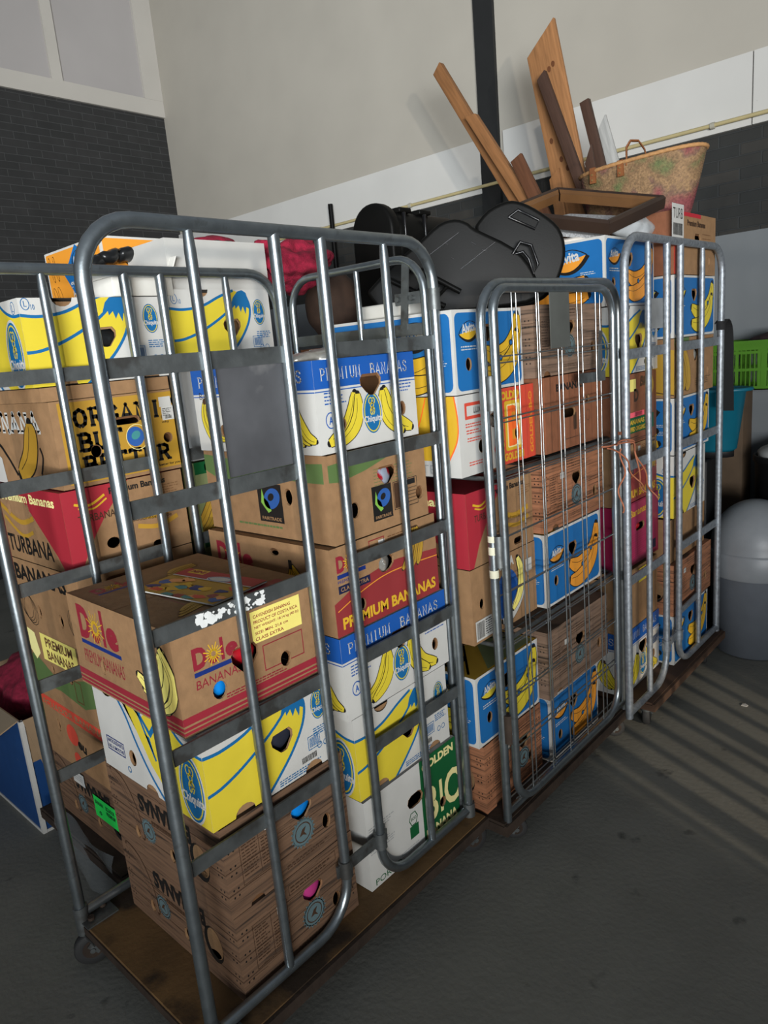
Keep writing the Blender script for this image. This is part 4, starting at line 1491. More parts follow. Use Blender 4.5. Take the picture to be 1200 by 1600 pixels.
for z in (.738, 1.288):
    sh = MB()
    sh.tube(fillet([(-1.225, 1.79, z), (-1.225, 2.64, z), (-1.82, 2.64, z), (-1.82, 1.79, z), (-1.225, 1.79, z)], .03), .0075, STEELD(), 8)
    for i in range(9):
        x = -1.26 - i * .065
        sh.tube([(x, 1.79, z), (x, 2.64, z)], .003, STEELD(), 6)
    for i in range(5):
        y = 1.90 + i * .16
        sh.tube([(-1.225, y, z - .004), (-1.82, y, z - .004)], .003, STEELD(), 6)
    sh.obj('wire_shelf', c2)
deck(c2, -1.87, -1.185, 1.725, 2.70, .085, .128, RUST(), RUST())
for (x, y) in ((-1.25, 1.82), (-1.25, 2.62), (-1.82, 1.82), (-1.82, 2.62)):
    caster(c2, x, y, .085, .040, .8)

# cage 3, far right
c3 = empty('roll_cage', (0, 0, 0), 'farthest roll cage on the right with matt zinc bars and a black strap', 'roll cage')
ZM, ZD = STEELM(), STEELM()
sp = side_panel(c3, -1.128, 2.560, 3.615, .150, 2.022, (2.955, 3.098), (2.770, 3.355), (.728, 1.190, 1.606), ZM, ZD, r=.0155)
for z in (.42,):
    q = MB(); q.bar((-1.131, 3.104, z), (-1.131, 3.35, z + .01), .03, .006, ZD, side=Vector((0, 0, 1))); q.obj('rail', sp)
q = MB(); q.box((-1.142, 2.785, 1.690), (-1.139, 2.945, 1.805), mat('pale_zinc_plate', (150, 152, 152), rough=.55, metal=.5, var=.2, scale=12, dark=(84, 84, 82), darkscale=14, darkthr=.66)); q.obj('name_plate', sp)['label'] = 'pale zinc plate with a dark smear'
side_panel(c3, -1.79, 2.72, 3.615, .150, 1.88, (2.955, 3.098), (2.770, 3.355), (.728, 1.190, 1.606), ZM, ZD)
deck(c3, -1.82, -1.088, 2.72, 3.635, .112, .150, mat('stained_deck_wood', (70, 50, 37), rough=.8, var=.35, scale=6), mat('brown_deck_edge', (72, 52, 38), rough=.8, var=.35, scale=8))
for (x, y) in ((-1.15, 2.78), (-1.15, 3.50), (-1.76, 2.78), (-1.76, 3.50)):
    caster(c3, x, y, .112, .052, 1.9)

# black strap knotted on the right post of cage 3
st = MB()
m_str = mat('black_webbing', (26, 26, 27), rough=.85, var=.1)
st.tube([(-1.128, 3.615, 1.655), (-1.128, 3.615, 1.695)], .0205, m_str, 12)
path = spline([(3.60, 1.685), (3.655, 1.700), (3.705, 1.665), (3.728, 1.58), (3.735, 1.45), (3.752, 1.262)], 5)
for i in range(len(path) - 1):
    (a, b), (c, d) = path[i], path[i + 1]
    dy, dz = c - a, d - b
    l = math.hypot(dy, dz); ny, nz = -dz / l * .017, dy / l * .017
    ny, nz = ny * .14, nz * .14
    st.add([(-1.152, a + ny, b + nz), (-1.104, a + ny, b + nz), (-1.104, c + ny, d + nz), (-1.152, c + ny, d + nz),
            (-1.152, a - ny, b - nz), (-1.104, a - ny, b - nz), (-1.104, c - ny, d - nz), (-1.152, c - ny, d - nz)],
           [(0, 1, 2, 3), (4, 7, 6, 5), (0, 3, 7, 4), (1, 5, 6, 2), (0, 4, 5, 1), (3, 2, 6, 7)], m_str)
tag(st.obj('strap'), 'black webbing strap looped round the right post of the farthest cage', 'strap')
# orange twine
tw = MB()
m_tw = mat('orange_twine', (160, 98, 70), rough=.8, var=.2)
for k, pts in enumerate((((2.30, 1.31), (2.42, 1.30), (2.55, 1.285), (2.62, 1.20), (2.70, 1.10), (2.77, 1.03)),
                         ((2.33, 1.30), (2.44, 1.27), (2.52, 1.20), (2.60, 1.13), (2.69, 1.07)),
                         ((2.40, 1.30), (2.50, 1.305), (2.58, 1.27), (2.60, 1.15), (2.66, 1.08)),
                         ((2.45, 1.28), (2.47, 1.20), (2.44, 1.12), (2.46, 1.04)))):
    sp2 = spline(pts, 6)
    tw.tube([(-1.10 + .008 * math.sin(i * .7 + k), a, b) for i, (a, b) in enumerate(sp2)], .0032, m_tw, 6)
tw.tube([(-1.202, 2.665, 1.300), (-1.202, 2.665, 1.312)], .02, m_tw, 10)
tag(tw.obj('twine'), 'loose orange twine tied between the middle and the farthest cage', 'twine')

# trolley deck under the stack at the left
c0 = empty('roll_trolley', (0, 0, 0), 'low wheeled trolley under the stack of cartons behind the nearest cage', 'trolley')
deck(c0, -2.62, -1.998, .79, 1.70, .118, .160, RUST(), RUST())
for (x, y) in ((-2.08, .86), (-2.08, 1.62), (-2.54, .86), (-2.54, 1.62)):
    caster(c0, x, y, .118, .055, 2.2)

# ------------------------------------------------------------------ the cartons
G1, G2, G3, G0 = 'cartons in the nearest cage', 'cartons in the middle cage', 'cartons in the farthest cage', 'cartons stacked behind the nearest cage'
def small_label(F):
    F.up(); F.small(.8, F.H - 1.4, F.W - 1.6, max(1, int(F.H / 1.2)), 'grey', .3, .9, 2)
def green_label(F):
    F.up()
    for (s, x, y, w) in (('BANAN', 1.0, 5.0, 5.6), ('ECUADOR', 8.4, 5.0, 6), ('PREMIUM', 8.4, 3.0, 6), ('0', 3.0, 1.4, 1.8), ('43120', 15.5, 2.0, 5)):
        F.text(s, x, y, w, 1.5, 'dgreen', .04)
x1 = -1.332
carton(d_wood_inv, x1, .765, 1.172, .144, .392, 'bottom carton of the near stack in the nearest cage, brown wood print with upside-down BANANAS', v=1, group=G1, D=.56, rz=-.0)
carton(d_wood_inv, x1, .760, 1.168, .394, .640, 'wood print carton with blue patch and seal, directly under the large Chiquita carton', v=2, group=G1, D=.555, rz=.004)
carton(d_chiq_wave, x1, .748, 1.150, .643, .893, 'white and yellow Chiquita carton directly under the brown Dole carton', group=G1, D=.52, inner='kraft')
carton(d_dole, x1 - .004, .727, 1.136, .896, 1.150, 'brown Dole carton with yellow info panel and a comic on its lid', group=G1, D=.525, rz=-.02)
carton(d_golden_bio, x1 - .002, 1.228, 1.672, .144, .440, 'white and green Golden Bio banana carton at the bottom corner of the nearest cage', group=G1, D=.52)
carton(d_chiq_wave, x1 - .004, 1.222, 1.650, .448, .705, 'yellow and white Chiquita carton on top of the green Golden Bio carton', group=G1, D=.52, inner='kraft')
carton(d_premium, x1 - .002, 1.206, 1.672, .708, .953, 'white Premium Bananas carton with blue band low down under the red Dole carton', group=G1, D=.52)
carton(d_dole_red, x1 - .004, 1.204, 1.652, .957, 1.204, 'brown and red Dole carton lettered PREMIUM BANANAS in yellow', group=G1, D=.55, rz=.0)
carton(d_fairtrade, x1 - .006, 1.232, 1.630, 1.207, 1.448, 'brown Fairtrade carton with green brush stripe', group=G1, D=.555)
carton(d_premium, x1 - .006, 1.216, 1.612, 1.452, 1.690, 'white Premium Bananas carton with blue band, topmost in the nearest cage', group=G1, D=.54, open_top=True)

x0 = -2.012
carton(d_wood_inv, x0, .845, 1.236, .163, .408, 'wood print carton with fluorescent green sticker at the foot of the left stack', v=5, group=G0,
       stickers=(('L', 30, 9.5, 21, 8.0, 'lime', 'fluorescent green sticker', green_label), ('L', 16.5, 17.5, 8.5, 4.6, 'white', 'small white sticker', small_label)))
carton(d_ecuador, x0, .838, 1.236, .411, .655, 'brown carton with red ECUADOR BANANAS band in the left stack', group=G0)
carton(d_prem_green, x0 - .01, .834, 1.230, .658, .895, 'brown carton with green waves and yellow PREMIUM BANANAS panel in the left stack', group=G0)
carton(d_turbana_low, x0, .826, 1.222, .898, 1.142, 'plain brown carton lettered BANANAS with line-drawn bananas under the red Turbana carton', group=G0)
carton(d_turbana, x0, .826, 1.222, 1.145, 1.388, 'brown and red Turbana carton in the left stack', group=G0)
carton(d_onana, x0 - .008, .846, 1.232, 1.391, 1.640, 'yellow and brown carton lettered ORGANIC BUT BETTER in heavy black letters', group=G0)
# shallow brown lid between
carton(d_plain, x0 - .004, .828, 1.228, 1.642, 1.680, 'shallow brown carton lid lying between the ORGANIC BUT BETTER and white Chiquita cartons', group=G0, name='carton_lid')
carton(d_chiq_wave, x0 - .002, .814, 1.250, 1.683, 1.918, 'white and yellow Chiquita carton on top of the left stack', v=2, group=G0, inner='kraft')
yl = .162
for k, (dd, lab) in enumerate(((d_wood_orange, 'bottom carton of the rear left stack with wood print'), (d_ecuador, 'red-banded carton second in the rear left stack'),
                              (d_plainbrown, 'plain brown carton third in the rear left stack'), (d_greenbag, 'dark green carton with banana picture half hidden behind the far bars'),
                              (d_greenbag, 'upper dark green banana carton half hidden in the rear left stack'))):
    carton(dd, x0 - .012, 1.275, 1.665, yl + k * .247, yl + k * .247 + .245, lab, v=k, group=G0)
carton(lambda W, D, H, v: d_plain(W, D, H, v, 'grey'), x0 - .02, 1.285, 1.655, 1.40, 1.690, 'bluish grey box behind the far bars of the nearest cage', group=G0)
carton(d_chiq_wave, x0 - .004, 1.268, 1.668, 1.693, 1.940, 'white and pale yellow Chiquita carton at the rear of the left stack', v=2, group=G0, inner='kraft')
carton(d_alvita_yellow, -2.30, 1.225, 1.60, 1.944, 2.143, 'small orange Alvita carton on top of the left stack', D=.42, group=G0)
carton(lambda W, D, H, v: d_plain(W, D, H, v, 'lgt'), -2.045, 1.30, 1.70, 1.943, 2.098, 'open white and grey cardboard box on the rear of the left stack', D=.235, group=G0, open_top=True, inner='grey')

x2 = -1.268
carton(d_wood_orange, x2, 1.735, 2.108, .131, .384, 'orange wood print carton at the bottom left of the middle cage', v=3, group=G2)
carton(d_alvita, x2, 1.712, 2.104, .390, .640, 'blue Alvita carton with green-yellow lid low in the middle cage', v=2, group=G2)
carton(d_banana_brown, x2, 1.722, 2.116, .752, 1.004, 'brown carton with blue disc and white-edged banana drawing in the middle cage', group=G2)
carton(d_turbana, x2, 1.722, 2.112, 1.007, 1.250, 'red cornered Turbana carton in the middle cage', group=G2)
carton(d_golden_b, x2, 1.712, 2.150, 1.302, 1.548, 'white carton with big yellow B on orange, lettered GOLDEN', group=G2)
carton(d_alvita, x2, 1.712, 2.090, 1.551, 1.796, 'blue Alvita carton with yellow bananas on top of the GOLDEN B carton', v=0, group=G2, rz=.0)
x2b = -1.232
carton(d_alvita, x2b - .01, 2.130, 2.52, .131, .392, 'blue Alvita carton at the bottom right of the middle cage', v=1, group=G2)
carton(d_wood_grey, x2b, 2.112, 2.600, .396, .660, 'dark wood print carton above the lowest shelf contents of the middle cage', v=4, group=G2)
carton(d_alvita, x2b, 2.122, 2.545, .752, 1.022, 'blue Alvita carton with orange bananas on the lower wire shelf', v=1, group=G2)
carton(d_wood_orange, x2b, 2.120, 2.590, 1.028, 1.276, 'wood print carton under the upper wire shelf of the middle cage', v=6, group=G2)
carton(d_plainbrown, x2b, 2.156, 2.590, 1.302, 1.562, 'reddish brown carton lettered BANANAS beside the GOLDEN B carton', group=G2)
carton(d_wood_grey, x2b, 2.100, 2.600, 1.566, 1.800, 'grey wood print carton with round seal on top of the reddish brown carton', v=8, group=G2)

x3a, x3b = -1.215, -1.152
carton(d_premium, x3a, 2.705, 3.095, .152, .432, 'white Premium Bananas carton at the bottom left of the farthest cage', group=G3)
carton(d_plain, x3a, 2.700, 3.078, .436, .700, 'plain brown carton with yellow corner sticker in the farthest cage', group=G3,
       stickers=(('R', 16, 19, 9, 6.2, 'yel', 'yellow sticker', None),))
carton(d_magenta, x3a, 2.690, 3.090, .716, .990, 'magenta carton lettered Bananas in the farthest cage', group=G3)
carton(d_dole_red, x3a, 2.685, 3.072, .994, 1.236, 'dark red Premium Bananas carton above the magenta carton', group=G3)
carton(d_bio, x3a, 2.680, 3.072, 1.239, 1.520, 'brown Bio carton with dark green CERTIFIED ORGANIC band', group=G3)
carton(d_chiq_wave, x3a, 2.660, 3.085, 1.524, 1.784, 'white and yellow Chiquita carton in the farthest cage under the orange-banana Alvita carton', group=G3, inner='kraft')
carton(d_alvita, x3a - .012, 2.622, 3.080, 1.787, 2.040, 'blue Alvita carton with orange bananas topmost in the left half of the farthest cage', v=1, group=G3)
carton(d_alvita, x3b, 3.110, 3.560, .152, .392, 'blue Alvita carton at the bottom right of the farthest cage', v=0, group=G3)
carton(d_wood_orange, x3b, 3.102, 3.600, .396, .640, 'wood print carton with white seal in the farthest cage', v=9, group=G3)
carton(d_plain, x3b - .02, 3.120, 3.56, .644, .846, 'open brown carton with dark inside in the farthest cage', group=G3, open_top=True)
carton(d_chiq_wave, x3b, 3.100, 3.500, .860, 1.140, 'leaning pale Chiquita carton on the open brown carton', v=2, group=G3, inner='kraft')
carton(d_alvita, x3b, 3.104, 3.545, 1.144, 1.390, 'blue Alvita carton lower in the right half of the farthest cage', v=0, group=G3)
carton(d_bigbunch, x3b, 3.104, 3.595, 1.393, 1.640, 'brown carton printed with a large ochre banana bunch', group=G3)
carton(d_alvita, x3b, 3.096, 3.600, 1.643, 1.898, 'blue Alvita carton with yellow bananas upper right in the farthest cage', v=2, group=G3)
def turb(F):
    F.up(); F.text('TURB', 1.2, F.H - 5.6, F.W - 2.4, 4.0, 'blk', -.005); F.barcode(1.4, 1.6, F.W - 2.8, 4.6, 'blk', 5)
carton(d_turb_top, x3b, 3.096, 3.602, 1.901, 2.150, 'brown and red carton with white TURB barcode sticker, topmost at the right', group=G3,
       stickers=(('R', -3.4, 13.6, 13.0, 13.6, 'white', 'white sticker lettered TURB with barcode', turb),))
# ------------------------------------------------------------------ loose things
from mathutils import noise as _n
def blob(name, c, r, m, label, cat, seed=0, amp=.18, freq=9.0, sub=4, group=None, flat=None, rot=0):
    import bmesh
    bm = bmesh.new()
    bmesh.ops.create_icosphere(bm, subdivisions=sub, radius=1)
    for v in bm.verts:
        q = Vector((v.co.x * r[0], v.co.y * r[1], v.co.z * r[2]))
        k = _n.noise(q * freq + Vector((seed, seed * 1.7, 3.1))) + .5 * _n.noise(q * freq * 2.6 + Vector((seed, 2, 1)))
        q = q * (1 + amp * k)
        if flat is not None and q.z < flat:
            q.z = flat
        v.co = q
    me = bpy.data.meshes.new(name)
    bm.to_mesh(me); bm.free()
    me.materials.append(m)
    for p in me.polygons:
        p.use_smooth = True
    o = bpy.data.objects.new(name, me)
    COL.objects.link(o)
    o.location = c
    o.rotation_euler = (0, 0, rot)
    return tag(o, label, cat, group)
m_blue = mat('bright_blue_plastic', (10, 130, 220), rough=.35)
m_mag = mat('pink_plastic', (190, 60, 130), rough=.4)
m_foil = mat('crumpled_silver_foil', (190, 188, 180), rough=.28, metal=.6, var=.25, scale=30, bump=.8, bscale=40)
m_redp = mat('red_plastic', (190, 24, 40), rough=.4)
m_blkbag = mat('black_film', (20, 21, 22), rough=.32, var=.2, bump=.8, bscale=14)
m_dk = mat('dark_navy_cloth', (34, 38, 52), rough=.7)
CG = 'things showing through the carton handle holes'
blob('ball', (x1 - .050, .838, .972), (.030, .034, .036), m_blue, 'bright blue ball filling the round hole of the brown Dole carton', 'ball', 1, .05, group=CG)
blob('packet', (x1 - .070, .925, 1.012), (.03, .05, .035), m_redp, 'red packet seen through the handle hole of the brown Dole carton', 'packet', 2, .2, group=CG)
blob('packet', (x1 - .040, 1.006, .555), (.03, .056, .040), m_blue, 'blue packet in the handle hole of the upper wood print carton', 'packet', 3, .15, group=CG)
blob('packet', (x1 - .040, 1.012, .300), (.03, .050, .042), m_mag, 'pink packet in the handle hole of the bottom wood print carton', 'packet', 4, .15, group=CG)
blob('bag', (x1 - .045, .975, .770), (.032, .06, .05), m_dk, 'dark navy bag in the handle hole of the large Chiquita carton', 'bag', 5, .25, group=CG)
blob('foil_wrapper', (x1 - .045, 1.415, 1.108), (.032, .055, .04), m_foil, 'crumpled silver foil in the slot of the red Dole carton', 'foil', 6, .35, group=CG)
blob('can', (x1 - .045, 1.45, 1.350), (.032, .05, .038), mat('mixed_foil', (150, 160, 176), rough=.3, var=.2, dark=(150, 24, 34), darkscale=22, darkthr=.5), 'red and silver item in the handle hole of the Fairtrade carton', 'packet', 7, .2, group=CG)
blob('foil_wrapper', (x2 - .04, 1.895, 1.452), (.03, .05, .03), m_foil, 'crumpled foil in the slot of the GOLDEN B carton', 'foil', 8, .35, group=CG)
blob('packet', (x3a - .04, 2.89, .870), (.03, .055, .02), m_redp, 'red packet in the slot of the magenta carton', 'packet', 9, .2, group=CG)
blob('foil_wrapper', (x3b - .04, 3.36, 1.56), (.03, .04, .035), m_foil, 'crumpled foil in the hole of the large banana bunch carton', 'foil', 10, .35, group=CG)
blob('bag', (x0 - .045, 1.056, 1.800), (.036, .07, .042), m_blkbag, 'black plastic poking from the handle hole of the top left Chiquita carton', 'bag', 11, .3, group=CG)

# comic lying on the brown Dole carton
cm = MB()
FC = Face(30, 18, 'oban')
FC.up()
cols = ['skin', 'red2', 'ftblue', 'oban', 'teal', 'yel2', 'dkblue', 'redor', 'brn', 'seal', 'lime']
rnd = random.Random(12)
for i in range(34):
    FC.lv = 2 + i % 6
    cx, cy = rnd.uniform(1, 29), rnd.uniform(0, 11)
    n = rnd.randint(5, 8)
    FC.poly([(cx + rnd.uniform(1.0, 3.6) * math.cos(a), cy + rnd.uniform(.7, 2.0) * math.sin(a)) for a in [2 * math.pi * k / n for k in range(n)]], rnd.choice(cols[:8]))
FC.lv = 9
FC.rect(0, 12.6, 30, 18, 'red'); FC.up(); FC.rect(0, 12.2, 30, 12.7, 'white')
FC.rect(2.6, 15.0, 9.0, 18.0, 'yel2'); FC.up(); FC.text('MINI', 3.2, 15.6, 5.2, 1.8, 'red2', .05)
FC.ell(17, 14.0, 4.4, 1.9, 'white', .1); FC.up(); FC.ring(17, 14.0, 3.8, 1.5, .25, 'ftblue', .1)
put_face(cm, FC, Vector((-.15, -.09, .004)), Vector((1, 0, 0)), Vector((0, 1, 0)), Vector((0, 0, 1)), dz=.00015)
cm.box((-.15, -.09, .0), (.15, .09, .0035), ink('white'))
o = cm.obj('comic_book', None, (-1.55, .945, 1.1525), (0, 0, .12))
tag(o, 'colourful comic book with red masthead lying on the brown Dole carton', 'comic book')

# foil and snack bag on the topmost Premium carton
blob('snack_bag', (-1.46, 1.36, 1.690), (.075, .15, .028), m_foil, 'crumpled silver snack bag sticking out of the top Premium Bananas carton', 'bag', 21, .4, 14)
blob('snack_bag', (-1.52, 1.23, 1.685), (.06, .07, .026), mat('red_yellow_foil', (214, 60, 40), rough=.35, var=.1, dark=(230, 180, 30), darkscale=7, darkthr=.5), 'red and yellow snack bag in the top Premium Bananas carton', 'bag', 22, .3, 12)

# things on the left stack
b1 = MB()
m_wc = mat('white_card', (206, 204, 196), rough=.6, var=.05)
m_gc = mat('grey_card_inside', (150, 146, 138), rough=.7, var=.08)
b1.box((-.10, -.08, 0), (.10, .12, .055), m_wc)
for (ys, zt, dy) in ((-.08, .075, 0), (.114, .12, .03)):
    b1.add([(-.10, ys, .055), (.10, ys, .055), (.10, ys + dy, zt), (-.10, ys + dy, zt), (-.10, ys + .006, .055), (.10, ys + .006, .055), (.10, ys + dy + .006, zt), (-.10, ys + dy + .006, zt)],
           [(0, 1, 2, 3), (4, 7, 6, 5), (0, 3, 7, 4), (1, 5, 6, 2), (3, 2, 6, 7)], m_wc)
o = b1.obj('cardboard_tray', None, (-2.115, 1.172, 1.921)); bevel(o, .004, 2)
tag(o, 'shallow white cardboard tray in front of the small orange Alvita carton', 'box')
sk = MB()
rnd = random.Random(9)
sp_ = spline([(1.12, 2.025), (1.17, 2.045), (1.24, 2.072), (1.32, 2.082), (1.43, 2.100), (1.56, 2.112), (1.70, 2.120), (1.78, 2.112)], 6)
rr_ = [.006 + .026 * math.sin(math.pi * min(1, (i + 2) / (len(sp_) * .62))) ** .6 if i < len(sp_) * .6 else .022 for i in range(len(sp_))]
sk.tube([(-2.262 + .006 * math.sin(i * 1.3), a, b + .004 * math.sin(i * 2.1)) for i, (a, b) in enumerate(sp_)], [r * (1 + .06 * math.sin(i * .9)) for i, r in enumerate(rr_)], m_blkbag, 12, ry=.021)
tag(sk.obj('black_sack'), 'rolled black plastic sack lying in front of the small orange Alvita carton', 'sack')
m_yarn = mat('crimson_yarn', (132, 20, 46), rough=.95, var=.35, scale=60, bump=1.0, bscale=160)
blob('fleece_blanket', (-2.10, 1.86, 2.035), (.12, .17, .085), m_yarn, 'crimson fluffy blanket heaped behind the grey cardboard box', 'blanket', 33, .5, 11, sub=5)
blob('red_cloth', (-2.38, 1.70, 2.12), (.08, .12, .05), m_yarn, 'small bit of crimson cloth showing above the grey cardboard box', 'cloth', 34, .3, 9)
blob('brown_bag', (-2.16, 2.12, 1.90), (.12, .09, .14), mat('dark_brown_cloth', (58, 42, 32), rough=.9, var=.3), 'dark brown bag behind the crimson blanket', 'bag', 35, .25, 6)
# stack carrying those
carton(d_wood_orange, -1.90, 1.80, 2.20, .0, .245, 'brown carton on the floor behind the cages', group='cartons standing behind the cages', v=2)
for k in range(1, 7):
    carton(d_wood_orange, -1.90, 1.80, 2.20, .247 * k, .247 * k + .245, 'brown carton number %s up in the hidden stack behind the cages' % ('two', 'three', 'four', 'five', 'six', 'seven')[k - 1], group='cartons standing behind the cages', v=k)

# black moulded shells on top of the cages
def prism(mb, P0, h, back, pts, th, m):
    """outline pts (along h, z) at P0, extruded by th along back"""
    P0, h, back = Vector(P0), Vector(h), Vector(back)
    a = [P0 + h * s + Vector((0, 0, 1)) * (z) for s, z in pts]
    if area(pts) > 0:
        a = a[::-1]
    b = [p + back * th for p in a]
    k = len(a)
    mb.add(a + b, [tuple(range(k - 1, -1, -1)), tuple(range(k, 2 * k))] + [(i, (i + 1) % k, k + (i + 1) % k, k + i) for i in range(k)], m)
hh, bk = Vector((.817, .576, 0)), Vector((-.576, .817, 0))
PB = (-1.545, 2.105, 0)
t = empty('plastic_shell', (-1.55, 2.15, 1.80), 'large black moulded plastic case with handle slots, lying tilted on the middle cage', 'plastic case')
def inv(o, t):
    o.parent = t
    o.matrix_parent_inverse = Matrix.Translation(t.location).inverted()
mb = MB()
ptsL = spline([(-.30, 1.90), (-.20, 1.985), (-.107, 2.046), (-.035, 2.097), (.021, 2.107), (.062, 2.092), (.09, 2.068), (.213, 1.994), (.275, 1.909), (.285, 1.825), (.13, 1.806), (-.026, 1.806), (-.22, 1.806), (-.30, 1.90)], 3)[:-1]
prism(mb, tuple(Vector(PB) - bk * .05), hh, bk, ptsL, .19, BLACKP())
o = bevel(mb.obj('case_half'), .05, 6, 25); inv(o, t)
mb = MB()
ptsR = spline([(.086, 2.085), (.132, 2.129), (.195, 2.151), (.246, 2.142), (.306, 2.106), (.366, 2.05), (.385, 1.98), (.371, 1.91), (.33, 1.84), (.25, 1.805), (.13, 1.806), (.10, 1.90), (.086, 2.085)], 3)[:-1]
prism(mb, tuple(Vector(PB) - bk * .015), hh, bk, ptsR, .20, BLACKP())
o = bevel(mb.obj('case_half'), .05, 6, 25); inv(o, t)
m_gl = mat('glossy_black_plastic', (18, 18, 19), rough=.28, spec=.35)
for (pts, off) in ((((.200, 2.098), (.232, 2.118), (.300, 2.078), (.285, 2.052), (.200, 2.098)), .016), (((.205, 1.975), (.232, 2.012), (.268, 1.998), (.288, 1.935), (.272, 1.905), (.258, 1.955), (.24, 1.98), (.215, 1.975)), .052)):
    mb = MB()
    mb.tube([Vector(PB) - bk * off + hh * a + Vector((0, 0, b)) for a, b in pts], .005, m_gl, 8)
    o = mb.obj('handle_slot'); inv(o, t)
mb = MB()
for (a, b, c, d) in ((-.10, 1.985, .03, 2.062), (.03, 1.945, .15, 2.02), (-.02, 2.035, -.008, 2.028), (.07, 2.028, .084, 2.019), (.105, 2.002, .118, 1.994), (.0, 1.985, .008, 1.98)):
    mb.tube([Vector(PB) - bk * .051 + hh * a + Vector((0, 0, b)), Vector(PB) - bk * .051 + hh * c + Vector((0, 0, d))], .002, m_gl, 6)
o = mb.obj('moulded_rib'); inv(o, t)
# standing shell
t = empty('plastic_shell', (-1.86, 2.23, 1.80), 'black moulded plastic case standing upright behind the nearest cage top', 'plastic case')
def arch(w, h, r, x0=0, z0=0):
    pts = [(x0, z0), (x0 + w, z0)]
    for k in range(9):
        a = math.pi / 2 * k / 8
        pts.append((x0 + w - r + r * math.cos(a), z0 + h - r + r * math.sin(a)))
    for k in range(9):
        a = math.pi / 2 + math.pi / 2 * k / 8
        pts.append((x0 + r + r * math.cos(a), z0 + h - r + r * math.sin(a)))
    return pts
mb = MB(); prism(mb, (-1.990, 2.085, 1.80), (1, 0, 0), (0, 1, 0), arch(.205, .430, .10), .05, BLACKP())
o = bevel(mb.obj('end_cap'), .012, 3, 25); inv(o, t)
mb = MB(); prism(mb, (-1.980, 2.135, 1.80), (1, 0, 0), (0, 1, 0), arch(.185, .405, .08), .40, BLACKP())
o = bevel(mb.obj('case_half'), .025, 3, 25); inv(o, t)
mb = MB()
for y in (2.175, 2.295):
    mb.box((-1.955, y, 2.196), (-1.82, y + .07, 2.214), BLACKP())
    mb.box((-1.805, y - .01, 2.10), (-1.789, y, 2.19), m_gl)
mb.box((-1.797, 2.415, 1.82), (-1.787, 2.427, 2.15), m_gl)
o = bevel(mb.obj('clasp'), .004, 2); inv(o, t)
# black strut ladder piece between
mb = MB()
for (a, b) in (((-1.66, 1.90, 1.93), (-1.50, 1.99, 1.825)), ((-1.60, 1.90, 1.985), (-1.44, 2.00, 1.865))):
    mb.tube([a, b], .009, BLACKP(), 8)
for f in (.2, .5, .8):
    a = Vector((-1.66, 1.90, 1.93)).lerp(Vector((-1.50, 1.99, 1.825)), f); b = Vector((-1.60, 1.90, 1.985)).lerp(Vector((-1.44, 2.00, 1.865)), f)
    mb.tube([a, b], .006, BLACKP(), 8)
tag(mb.obj('plastic_rack'), 'small black ladder-like plastic rack on the blue Alvita carton under the black cases', 'rack')
mb = MB()
mb.box((-1.70, 1.78, 1.80), (-1.48, 1.87, 1.845), m_wc)
tag(bevel(mb.obj('white_packet'), .008, 3), 'flat white packet on the blue Alvita carton beneath the black rack', 'packet')

# picture frame with silver sheet
C_, B_, A_ = Vector((-1.225, 2.66, 2.074)), Vector((-1.165, 3.04, 2.186)), Vector((-1.63, 3.02, 2.31))
D_ = C_ + A_ - B_
u = (B_ - C_); v = (A_ - B_)
nrm = u.cross(v).normalized()
t = empty('picture_frame', tuple((A_ + C_) / 2 - Vector((0, 0, .1))), 'empty brown moulded wooden picture frame lying tilted in front of the basket', 'picture frame')
m_fr = mat('dark_walnut_frame', (48, 35, 27), rough=.45, var=.3, scale=7, stretch=(1, 1, 1), spec=.5)
m_fr2 = mat('golden_brown_frame_lip', (98, 68, 40), rough=.4, var=.2, scale=8)
ctr = (A_ + C_) / 2
for (a, b) in ((C_, B_), (B_, A_), (A_, D_), (D_, C_)):
    d = (b - a).normalized()
    inn = nrm.cross(d)
    if inn.dot(ctr - (a + b) / 2) < 0:
        inn = -inn
    prof = [(0, -.034), (0, .006), (.008, .016), (.016, .010), (.026, .012), (.034, .002), (.040, -.002), (.040, -.034)]
    mb = MB()
    va = [a + inn * p + d * p + nrm * q_ for p, q_ in prof]
    vb = [b + inn * p - d * p + nrm * q_ for p, q_ in prof]
    k = len(prof)
    for i in range(k):
        mm = m_fr2 if i in (4, 5, 6) else m_fr
        mb.add([va[i], va[(i + 1) % k], vb[(i + 1) % k], vb[i]], [(0, 1, 2, 3)], mm)
    mb.add(va, [tuple(range(k))], m_fr); mb.add(vb, [tuple(range(k))[::-1]], m_fr)
    o = mb.obj('frame_rail'); inv(o, t)
# insulating sheet under the frame
mb = MB()
mf = mat('silver_speckled_foam', (168, 170, 172), rough=.55, metal=.3, var=.45, scale=140, bump=.6, bscale=160)
off = -nrm * .055
q = [C_ + off + (A_ - C_) * .12 - u * .02, B_ + off + (D_ - B_) * .18, A_ + off + (C_ - A_) * .30, D_ + off + (B_ - D_) * .06]
mb.add([*q, *[p - nrm * .015 for p in q]], [(0, 1, 2, 3), (4, 7, 6, 5), (0, 4, 5, 1), (1, 5, 6, 2), (2, 6, 7, 3), (3, 7, 4, 0)], mf)
tag(mb.obj('foam_sheet'), 'speckled silver insulation sheet lying under the picture frame', 'sheet')
m_clear = mat('crumpled_clear_film', (186, 190, 192), rough=.25, var=.25, scale=10, bump=.9, bscale=16, spec=.7, metal=.25)
blob('plastic_film', (-1.26, 2.95, 2.085), (.06, .15, .055), m_clear, 'crumpled clear plastic film on the topmost Alvita carton beside the TURB sticker', 'plastic film', 41, .3, 8)
